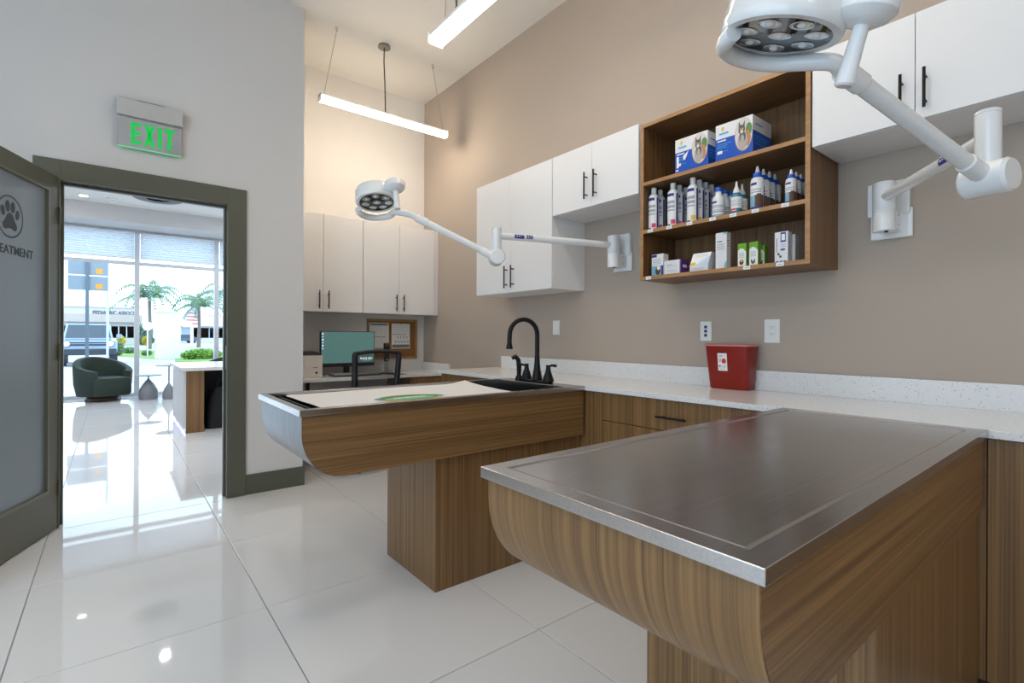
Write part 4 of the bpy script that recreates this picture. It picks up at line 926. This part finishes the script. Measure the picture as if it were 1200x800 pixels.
for k in range(1, len(mxs) - 2):
    a, c = mxs[k] + .045, mxs[k+1] - .045
    lab = {2: 'half-raised pleated shade left of the first window mullion in the lobby', 3: 'half-raised pleated shade between the two window mullions in the lobby', 4: 'half-raised pleated shade at the right of the lobby window'}.get(k, 'half-raised pleated window shade beyond the %s end of the doorway view' % ('left' if k < 2 else 'right'))
    t = thing('window_shade', lab, 'window shade', ((a+c)/2, YS - .075, 2.62), group='pleated shades in the shop front')
    n_ = 11
    sl_ = None
    for q in range(n_):
        z1 = 3.10 - q*.0435
        bq = MB().add([(a, YS - .088, z1), (c, YS - .088, z1), (c, YS - .102, z1 - .0215), (a, YS - .102, z1 - .0215), (a, YS - .088, z1 - .043), (c, YS - .088, z1 - .043)], [(0, 1, 2, 3), (3, 2, 5, 4)])
        mk('slat', bq, SHD, t)
    mk('bottom_rail', MB().box(a, c, YS - .105, YS - .085, 2.612, 2.630), WPL, t)
    mk('head_rail', MB().box(a, c, YS - .12, YS - .07, 3.10, 3.12), WPL, t)
# ceiling pieces in the lobby
DLM = mat('lit_downlight', (.9, .9, .9), .5, emit=(1, .95, .88), es=9)
p = hit(98, 229, z=LZ - .004)
t = thing('recessed_downlight', 'small lit recessed downlight in the lobby ceiling', 'ceiling light', (p.x, p.y, LZ - .02))
mk('trim_ring', MB().lathe([(.06, .012), (.085, .012), (.085, .02), (.06, .02)], (p.x, p.y, LZ - .02), 24), WPL, t); mk('lit_lens', MB().cyl((p.x, p.y, LZ - .010), (p.x, p.y, LZ - .004), .06, n=24), DLM, t)
dl = t
for k, (x, y) in enumerate(((.6, 8.7), (2.6, 8.7), (-1.8, 8.7), (.6, 6.2), (-1.8, 6.2), (2.6, 6.2), (-1.8, 10.6), (2.6, 10.6))):  # extra downlights and area lights added to brighten the lobby
    lt = bpy.data.lights.new('lobby_fill_light', 'AREA'); lt.shape = 'DISK'; lt.size = .10; lt.energy = 20; lt.color = (.93, .96, 1.0)
    lo = bpy.data.objects.new('lobby_fill_light', lt); COL.objects.link(lo); lo.location = (x, y, LZ - .021)
    dup(dl, (x, y, LZ - .02), None, 'added recessed downlight in the lobby ceiling, %s, %s' % ('on the left' if x < 0 else 'on the right' if x > 1 else 'on the centre line', 'near the doorway' if y < 7 else 'near the shop window' if y > 10 else 'midway across'), 'added lobby downlights')
p = hit(131, 234, z=LZ - .02)
t = thing('smoke_detector', 'round white smoke detector on the lobby ceiling', 'detector', (p.x, p.y, LZ - .07)); mk('housing', MB().lathe([(.03, 0), (.05, .012), (.055, .045), (.075, .05), (.075, .07)], (p.x, p.y, LZ - .07), 24), WPL, t)
p = hit(185, 232, z=LZ)
t = thing('air_diffuser', 'round black-rimmed air diffuser in the lobby ceiling', 'ceiling vent', (p.x, p.y, LZ - .02))
mk('rim', MB().lathe([(.318, 0), (.34, 0), (.34, .02), (.318, .02)], (p.x, p.y, LZ - .02), 32), PG, t); mk('inner_ring', MB().lathe([(.16, 0), (.175, 0), (.175, .018), (.16, .018)], (p.x, p.y, LZ - .02), 32), PG, t); mk('disc', MB().cyl((p.x, p.y, LZ - .008), (p.x, p.y, LZ - .001), .318, n=32), WPL, t)
# barrel chairs
VELV = mat('dark_green_velvet', (.018, .034, .026), .75, var=.25, scale=60); VELD = mat('dark_base_wood', (.05, .02, .015), .4)
def barrel(label, loc, rz):
    t = thing('lounge_chair', label, 'armchair', loc, rz, 'green barrel chairs')
    # local: opening toward -y
    b = MB(); n_ = 28; ro, ri = .40, .29; vs = []
    for k in range(n_ + 1):
        a = math.radians(-50 + 280*k/n_); ca, sa = math.cos(a), math.sin(a)
        hh = .60 + .17*max(0, math.sin((a)))**1.0
        if sa < 0: hh = .60 + .10*sa
        for (r_, z_) in ((ro*.90, .10), (ro, .30), (ro*1.03, hh - .03), (ro*.99, hh), (ri*1.10, hh), (ri*1.02, hh - .04), (ri, .36), (ri, .10)): vs.append((ca*r_*1.02, sa*r_, z_))
    m_ = 8
    fs = [(k*m_ + i, (k+1)*m_ + i, (k+1)*m_ + (i+1) % m_, k*m_ + (i+1) % m_) for k in range(n_) for i in range(m_)]
    b.add(vs, fs, 0, True); b.add(vs, [tuple(range(m_)), tuple(range(n_*m_, n_*m_ + m_))[::-1]])
    mk('shell', b, VELV, t, world=False)
    b = MB(); loft(b, [rr(-.27, .27, -.36, .27, .10, .10), rr(-.285, .285, -.385, .28, .10, .14), rr(-.285, .285, -.385, .28, .10, .37), rr(-.27, .27, -.37, .27, .10, .41), rr(-.22, .22, -.32, .22, .10, .425)]); mk('seat', b, VELV, t, world=False)
    mk('swivel_base', MB().lathe([(.24, 0), (.25, .008), (.25, .05), (.22, .10)], n=32), VELD, t, world=False)
    return t
c0 = hit(121, 469, z=0)
br_ = barrel('dark green barrel armchair standing by the lobby window', (c0.x, c0.y, 0), math.radians(28))
c1 = hit(246, 416, z=.77); dup(br_, (1.74, 11.45, 0), math.radians(200), 'dark green barrel armchair mostly hidden behind the reception desk')
# side tables
TBL = mat('grey_side_table', (.20, .215, .24), .45)
def stable(label, loc, zt, rbase, hb):
    t = thing('side_table', label, 'side table', loc, group='small round side tables')
    mk('base', MB().lathe([(rbase*.92, 0), (rbase, .03), (rbase*.95, hb*.45), (rbase*.60, hb*.75), (.02, hb), (.011, hb + .02)], n=28), TBL, t, world=False)
    mk('stem', MB().cyl((0, 0, hb), (0, 0, zt - .01), .011, n=10), TBL, t, world=False)
    mk('table_top', MB().lathe([(.17, 0), (.205, .006), (.205, .014), (.20, .016)], (0, 0, zt - .016), 32), TBL, t, world=False)
    return t
stable('low side table with a fat bell-shaped base beside the green armchair', (.505, 11.25, 0), .44, .150, .36)
stable('taller side table with a slim stem and small bell base', (.80, 11.05, 0), .62, .100, .28)
# reception desk
rd_ = thing('reception_desk', 'walnut and white reception desk seen through the doorway', 'desk', (1.6, 7.8, 0))
dx0, dx1, dy0, dy1 = .668, 2.9, 7.06, 8.45
mk('desk_top', MB().box(dx0 - .045, dx1, dy0 - .05, dy1 + .03, .745, .785), QTZ, rd_, bevel=.002)
mk('end_panel', MB().box(dx0 + .012, .865, dy0, dy0 + .05, 0, .745), WOODV, rd_)
RIB = mat('ribbed_white_panel', (.62, .62, .63), .5)
sp1 = mk('side_panel', MB().box(dx0, dx0 + .012, dy0, dy1, .05, .745), RIB, rd_)
rib = MB().box(dx0 - .008, dx0, dy0 + .02, dy0 + .05, .05, .745); r0 = mk('rib', rib, RIB, rd_)
for k in range(1, 28): share(r0, 'rib', rd_, (0, k*.05, 0))
mk('plinth', MB().box(dx0 + .02, dx0 + .05, dy0 + .05, dy1, 0, .05), WPL, rd_)
LEDS = mat('violet_led', (.3, .3, .6), .4, emit=(.42, .40, 1.0), es=3.0)
mk('led_strip', MB().box(dx0 + .012, dx0 + .019, dy0 + .06, dy1 - .02, .025, .045), LEDS, rd_)
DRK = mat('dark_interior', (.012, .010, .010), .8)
mk('knee_back', MB().box(.865, dx1, dy0 + .55, dy0 + .58, 0, .745), DRK, rd_); mk('inner_side', MB().box(.855, .865, dy0 + .05, dy0 + .55, 0, .745), DRK, rd_); mk('far_leg', MB().box(dx1 - .05, dx1, dy0, dy1, 0, .745), WOODV, rd_)
bgm = mat('black_bag', (.008, .008, .010), .7)
b = MB(); loft(b, [rr(.92, 1.28, 7.22, 7.48, .06, 0), rr(.90, 1.30, 7.20, 7.50, .07, .08), rr(.93, 1.26, 7.24, 7.47, .06, .34), rr(1.0, 1.18, 7.30, 7.42, .04, .50)]); b.tube(crom([(1.02, 7.35, .45), (1.06, 7.35, .60), (1.13, 7.35, .60), (1.16, 7.35, .45)], 5), .012, 8)
tag(mk('bag', b, bgm, loc=(1.1, 7.35, 0)), 'black bag standing under the reception desk', 'bag')

# ------------------------------------------------------------------ street outside
GZ = -.15
ASPH = mat('pale_asphalt', (.42, .42, .43), .9, var=.1, scale=2); CONC = mat('concrete_walk', (.52, .51, .50), .9, var=.05, scale=2)
GRASS = mat('lawn_green', (.16, .27, .05), .9, var=.4, scale=5)
struct('ground_street', MB().box(-70, 110, YS + .1, 190, GZ - .1, GZ), ASPH)
struct('ground_walk', MB().box(-12, 16, YS + .1, 15.5, GZ, GZ + .12), CONC)
def patch(name, pts, z=GZ + .02):
    b = MB().prism([(p.x, p.y) for p in pts], 'z', GZ, z); o = struct(name, b, GRASS); return o
patch('ground_lawn', [hit(132, 417, z=GZ), hit(185, 421, z=GZ), hit(185, 411, z=GZ), hit(132, 409, z=GZ)])
patch('ground_verge', [hit(205, 424, z=GZ), hit(275, 424, z=GZ), hit(275, 417, z=GZ), hit(205, 417, z=GZ)])
patch('ground_median', [hit(140, 404.5, z=GZ), hit(172, 404.5, z=GZ), hit(172, 402, z=GZ), hit(140, 402, z=GZ)])
# leafy things
def leaves(n_, c, rx, ry, rz_, size):
    b = MB(); rnd = random.Random(hash((round(c[0], 2), round(c[1], 2))) & 0xffff)
    for _ in range(n_):
        while True:
            p = Vector((rnd.uniform(-1, 1), rnd.uniform(-1, 1), rnd.uniform(-1, 1)))
            if .35 < p.length < 1: break
        q = Vector((c[0] + p.x*rx, c[1] + p.y*ry, c[2] + p.z*rz_)); d = Vector((rnd.gauss(0, 1), rnd.gauss(0, 1), rnd.gauss(0, 1))).normalized(); e = d.orthogonal().normalized(); s = size*rnd.uniform(.6, 1.3)
        b.add([q - d*s, q + e*s*.45, q + d*s, q - e*s*.45], [(0, 1, 2, 3)])
    return b
LEAF = mat('leaf_green', (.11, .21, .08), .7, var=.4, scale=3); LEAFY = mat('leaf_yellow', (.48, .40, .03), .7, var=.3, scale=3); LEAFB = mat('leaf_grey_green', (.16, .26, .20), .7, var=.3, scale=2); TRK = mat('palm_trunk', (.20, .17, .15), .9, var=.3, scale=8)
def shrub(label, px, pyb, pw, ph, m_, n_=500, cat='shrub'):
    g_ = hit(px, pyb, z=GZ); dep = g_.x*_f.x + g_.y*_f.y; w = pw/F*dep*.78; h = ph/F*dep
    t = thing('shrub', label, cat, (g_.x, g_.y, GZ), group='street planting')
    mk('foliage', leaves(n_, (g_.x, g_.y, GZ + h*.52), w/2, w/2.4, h*.5, max(w, h)*.09), m_, t)
    mk('stem', MB().tube([(g_.x, g_.y, GZ), (g_.x + .03, g_.y, GZ + h*.6)], w*.03, 6), TRK, t)
    return t
shrub('yellow flowering shrub behind the parked white car', 142, 405.5, 12, 12, LEAFY)
shrub('yellow flowering shrub left of the white pylon, past the mullion', 170, 405, 8, 11, LEAFY)
shrub('small green shrub beside the yellow one near the pylon', 178.5, 402.5, 6, 8, LEAF)
shrub('leafy green shrub at the right front of the white car', 139, 417, 13, 17, LEAF)
shrub('low green shrub on the lawn left of the window mullion', 152, 414, 20, 7, LEAF)
shrub('low green shrub on the lawn right of the window mullion', 172, 417, 14, 7, LEAF)
shrub('grey-green street tree far behind the round sign', 169, 404.5, 22, 26, LEAFB, 900, 'tree')
shrub('grey-green street tree right of the white pylon', 212, 399, 16, 26, LEAFB, 900, 'tree')
shrub('dark green tree crown behind the far shops', 248, 400, 30, 30, LEAF, 900, 'tree')
g0, g1 = hit(211, 421.5, z=GZ), hit(262, 420, z=GZ)
t = thing('hedge', 'clipped green hedge along the street right of the pylon', 'hedge', ((g0.x+g1.x)/2, (g0.y+g1.y)/2, GZ))
cm = (g0 + g1)/2; hl = (g1 - g0).length/2; aa = math.atan2(g1.y - g0.y, g1.x - g0.x)
b = leaves(1600, (0, 0, .25), hl, .35, .30, .09); b.xf(Matrix.Translation((cm.x, cm.y, GZ)) @ Matrix.Rotation(aa, 4, 'Z')); mk('foliage', b, mat('hedge_green', (.17, .32, .04), .7, var=.4, scale=4), t)
def palm(label, px, pyc, dep, n_=14, ln_=1.9, seed=1):
    c = hit(px, pyc, d=dep); rnd = random.Random(seed)
    t = thing('palm_tree', label, 'palm tree', (c.x, c.y, GZ), group='street palms')
    mk('trunk', MB().tube([(c.x, c.y, GZ), (c.x + .05, c.y, (c.z + GZ)/2), (c.x, c.y, c.z)], [.20, .15, .13], 10), TRK, t)
    for k in range(n_):
        a = 2*PI*k/n_ + rnd.uniform(-.2, .2); up = rnd.uniform(.15, 1.7); L_ = ln_*rnd.uniform(.8, 1.15)
        pts = []
        for i in range(9):
            s = i/8; pts.append(Vector((c.x + math.cos(a)*L_*s, c.y + math.sin(a)*L_*s, c.z + up*L_*s - (.55 + up*.75)*L_*s*s)))
        b = MB().tube(pts, [.03*(1 - .8*i/8) for i in range(9)], 4)
        for i in range(1, 9):
            for sd_ in (-1, 1):
                for q in (0, .5):
                    p_ = pts[i-1].lerp(pts[i], q); d = (pts[i] - pts[i-1]).normalized(); sdv = Vector((-math.sin(a), math.cos(a), 0))*sd_
                    tip = p_ + (sdv*.8 + d*.6 + Vector((0, 0, -.45)))*L_*.26*(1.15 - .6*i/8)
                    b.add([p_ - d*.09, p_ + d*.11, tip], [(0, 1, 2)])
        mk('frond', b, LEAFB if k % 2 else LEAF, t)
    return t
palm('tall palm tree behind the middle of the lobby window', 175, 347, 45, 18, 3.1, 2)
palm('palm tree with a drooping crown right of the pylon', 233, 358, 52, 16, 3.2, 5)
palm('palm tree half hidden by the right window mullion', 264, 344, 48, 16, 2.8, 9)
# parked off-road car seen from the front
def suv(label, loc, rz):
    t = thing('car', label, 'car', loc, rz, 'parked cars')
    CP = mat('pale_blue_car_paint', (.27, .35, .45), .25, coat=.6); GL = mat('car_glass', (.05, .07, .09), .08); DK = mat('car_dark_trim', (.025, .035, .05), .5); HL = mat('headlight_lens', (.8, .82, .85), .1)
    # local: front toward -y, width along x
    bw = .93
    b = MB().prism([(-2.15, .55), (-2.18, .72), (-2.12, 1.05), (-.85, 1.13), (2.15, 1.12), (2.18, .55)], 'x', -bw, bw); mk('body', b, CP, t, bevel=.04, world=False)
    b = MB(); lo = [(-.84, -.80), (.84, -.80), (.86, 2.0), (-.86, 2.0)]; hi = [(-.72, -.35), (.72, -.35), (.76, 1.95), (-.76, 1.95)]
    b.add([(x, y, 1.12) for x, y in lo] + [(x, y, 1.80) for x, y in hi], [(4, 5, 6, 7), (0, 1, 5, 4), (1, 2, 6, 5), (2, 3, 7, 6), (3, 0, 4, 7)]); mk('cabin', b, CP, t, bevel=.04, world=False)
    b = MB().add([(-.76, -.785, 1.17), (.76, -.785, 1.17), (.66, -.412, 1.73), (-.66, -.412, 1.73)], [(0, 1, 2, 3)]); mk('windshield', b, GL, t, world=False)
    gr = mk('grille', MB().box(-.62, .62, -2.20, -2.14, .86, 1.00), DK, t, world=False); mk('grille_bar', MB().box(-.60, .60, -2.215, -2.20, .915, .945), CP, gr, world=False)
    for s in (-1, 1):
        h_ = mk('headlight', MB().cyl((s*.70, -2.21, .93), (s*.70, -2.12, .93), .115, n=20), HL, t, world=False); mk('light_ring', MB().cyl((s*.70, -2.205, .93), (s*.70, -2.13, .93), .135, n=20), DK, h_, world=False)
        mk('mirror', MB().box(s*1.05 - .10, s*1.05 + .10, -.75, -.62, 1.15, 1.32), CP, t, bevel=.02, world=False)
        mk('fender', MB().box(s*.90 - .08, s*.90 + .08, -2.05, -1.0, .55, .92), DK, t, bevel=.03, world=False)
        for y in (-1.42, 1.40): mk('wheel', MB().cyl((s*.70, y, .40), (s*.95, y, .40), .40, n=24), DK, t, world=False)
    mk('bumper', MB().box(-.90, .90, -2.32, -2.10, .46, .72), DK, t, bevel=.03, world=False)
    mk('roof_rail', MB().box(-.70, .70, -.30, 1.9, 1.80, 1.83), DK, t, world=False)
    return t
c2 = hit(102, 428, z=GZ); suv('pale blue off-road car parked facing the lobby window', (c2.x, c2.y + 1.4, GZ), math.radians(2))
def sedan(label, px, pyb, rz, col):
    g_ = hit(px, pyb, z=GZ); t = thing('car', label, 'car', (g_.x, g_.y, GZ), rz, 'parked cars')
    CP = mat('car_paint_' + col[0], col[1], .25, coat=.5); GL = MATS['car_glass']; DK = MATS['car_dark_trim']
    mk('body', MB().prism([(-2.2, .35), (-2.25, .65), (-1.1, .82), (1.9, .86), (2.2, .70), (2.2, .35)], 'y', -.85, .85), CP, t, bevel=.05, world=False)
    mk('cabin', MB().prism([(-1.0, .82), (-.45, 1.32), (.95, 1.35), (1.75, .86)], 'y', -.75, .75), GL, t, bevel=.04, world=False)
    for x in (-1.35, 1.35):
        for y in (-.78, .62): mk('wheel', MB().cyl((x, y, .32), (x, y + .18, .32), .32, n=18), DK, t, world=False)
sedan('blue-grey sedan parked in front of the far shops, centre', 241, 398.3, math.radians(-15), ('slate', (.14, .20, .28)))
sedan('dark sedan parked at the left of the far shops', 225, 399.2, math.radians(70), ('dark', (.05, .08, .13)))
sedan('silver-blue sedan parked behind the right mullion', 260, 397.9, math.radians(-15), ('silver', (.30, .38, .46)))
sedan('dark car driving past between the pylon and the hedge', 213, 402, math.radians(20), ('navy', (.06, .09, .14)))
# parking sign on a post, seen from behind
SGB = mat('sign_back_metal', (.22, .27, .31), .5, .3); POST = mat('sign_post', (.12, .15, .18), .5, .3); ORP = mat('sign_orange', (.70, .30, .03), .6)
p = hit(102, 400, d=15.5); zt = hit(102, 305, d=15.5).z; zm = hit(102, 322.5, d=15.5).z; zb = hit(102, 340, d=15.5).z
t = thing('street_sign', 'back of two stacked metal street signs on a dark post', 'sign', (p.x, p.y, GZ))
mk('post', MB().box(p.x - .045, p.x + .045, p.y - .03, p.y + .03, GZ, zt - .02), POST, t)
for (z0, z1) in ((zm + .012, zt), (zb, zm - .012)):
    s_ = mk('sign_plate', MB().box(p.x - .46, p.x + .50, p.y + .03, p.y + .04, z0, z1), SGB, t, bevel=.004)
    mk('orange_square', MB().box(p.x + .20, p.x + .37, p.y + .024, p.y + .03, z0 + .06, z0 + .22), ORP, s_)  # flat orange square on each sign plate
p = hit(126, 400, d=17)
t = thing('light_pole', 'thin pale pole standing right of the street sign', 'pole', (p.x, p.y, GZ)); mk('shaft', MB().cyl((p.x, p.y, GZ), (p.x, p.y, 4.6), .035, n=12), mat('pale_pole', (.55, .60, .64), .5), t); mk('foot', MB().box(p.x - .12, p.x + .12, p.y - .12, p.y + .12, GZ, GZ + .12), CONC, t)
p = hit(173, 382, d=30)
t = thing('round_sign', 'round white traffic sign in front of the palm', 'sign', (p.x, p.y, GZ)); mk('disc', MB().cyl((p.x, p.y - .01, p.z), (p.x, p.y + .01, p.z), .26, n=24), WPL, t); mk('post', MB().cyl((p.x, p.y + .03, GZ), (p.x, p.y + .03, p.z), .03, n=8), WPL, t)
# white pylon sign
WHT = mat('white_stucco', (.74, .76, .78), .7); g_ = hit(193, 420.5, z=GZ); dep = 29
zt = hit(193, 366, y=g_.y).z
t = thing('pylon_sign', 'white stucco pylon by the street between two palms', 'pylon', (g_.x, g_.y, GZ))
mk('shaft', MB().box(g_.x - .42, g_.x + .34, g_.y - .2, g_.y + .3, GZ, zt), WHT, t, bevel=.02); mk('cap', MB().box(g_.x - .50, g_.x + .42, g_.y - .28, g_.y + .38, zt, zt + .08), WHT, t); mk('step_block', MB().box(g_.x + .34, g_.x + .70, g_.y - .15, g_.y + .25, GZ, zt*.72), WHT, t)
mk('side_panel', MB().box(g_.x - .43, g_.x - .42, g_.y - .12, g_.y + .22, .2, zt - .5), mat('pale_blue_panel', (.35, .45, .58), .5), t)
# far shop buildings
STU = mat('pale_stucco', (.62, .60, .57), .85); TAN = mat('tan_fascia', (.46, .40, .36), .8); WIN = mat('shop_glass', (.36, .44, .52), .35)
def P_(px, py, y): return hit(px, py, y=y)
BY = 78.0
a, c = P_(20, 380, BY).x, P_(163, 380, BY).x; z_top = P_(110, 359.5, BY).z; z_f1 = P_(110, 368, BY).z; z_f0 = P_(110, 377, BY).z
t = thing('shop_building', 'long pale shop building with dark lettering on its roof edge', 'building', ((a+c)/2, BY + 5, GZ))
mk('wall', MB().box(a, c, BY, BY + 10, GZ, z_top), STU, t); mk('fascia', MB().box(a - .3, c + .3, BY - .9, BY, z_f0, z_f1), TAN, t); mk('roof_edge', MB().box(a - .2, c + .2, BY - .3, BY + .2, z_top, z_top + .25), WHT, t)
pl, pr2 = P_(108.5, 365.5, BY - .05), P_(161, 367, BY - .05)
txt = text_mb('PEDIATRIC ASSOCIA', 1.0, Matrix.Identity(4), bold=.02); wx = max(v.x for v in txt.v) - min(v.x for v in txt.v); k_ = (pr2.x - pl.x)/wx
txt.xf(Matrix.Translation(((pl.x + pr2.x)/2, BY - .08, pl.z - .05)) @ Matrix.Rotation(PI/2, 4, 'X') @ Matrix.Diagonal((k_, .62, 1, 1))); mk('roof_lettering', txt, mat('dark_letters', (.06, .07, .10), .5), t)
for k in range(9):
    x0 = a + 3 + k*(c - a - 4)/9; w_ = mk('window', MB().box(x0, x0 + 2.6, BY - .06, BY, GZ + .9, z_f0 - .5), WIN, t); mk('window_frame', MB().box(x0 + 1.25, x0 + 1.35, BY - .10, BY - .06, GZ + .9, z_f0 - .5), WHT, w_)
BY2 = 95.0
a, c = P_(200, 380, BY2).x, P_(290, 380, BY2).x; zt2 = P_(240, 371, BY2).z; zf = P_(240, 382, BY2).z
t = thing('shop_building', 'low white shop building behind the parked sedans', 'building', ((a+c)/2, BY2 + 5, GZ))
mk('wall', MB().box(a, c, BY2, BY2 + 10, GZ, zt2), STU, t); mk('fascia', MB().box(a - .2, c + .2, BY2 - .8, BY2, zf, zt2 + .1), WHT, t)
for k in range(7):
    x0 = a + 1.5 + k*(c - a - 2)/7; mk('window', MB().box(x0, x0 + 2.4, BY2 - .06, BY2, GZ + .8, zf - .3), WIN, t)
q0, q1 = P_(214, 383, 70), P_(236, 363, 70)
t = thing('shop_sign', 'white shop sign board with red lettering above the far cars', 'sign', ((q0.x+q1.x)/2, 70, GZ))
mk('board', MB().box(q0.x, q1.x, 70, 70.3, q0.z, q1.z), WHT, t); mk('post', MB().box((q0.x+q1.x)/2 - .15, (q0.x+q1.x)/2 + .15, 70.05, 70.25, GZ, q0.z), WHT, t)
for k, (u0, u1) in enumerate(((.3, .9), (.22, .92), (.2, .8), (.5, .9))):
    zz = q1.z - (k + 1)*(q1.z - q0.z)/5; mk('lettering_strip', MB().box(q0.x + (q1.x - q0.x)*u0, q0.x + (q1.x - q0.x)*u1, 69.96, 70, zz - .06, zz + .06), PR, t)
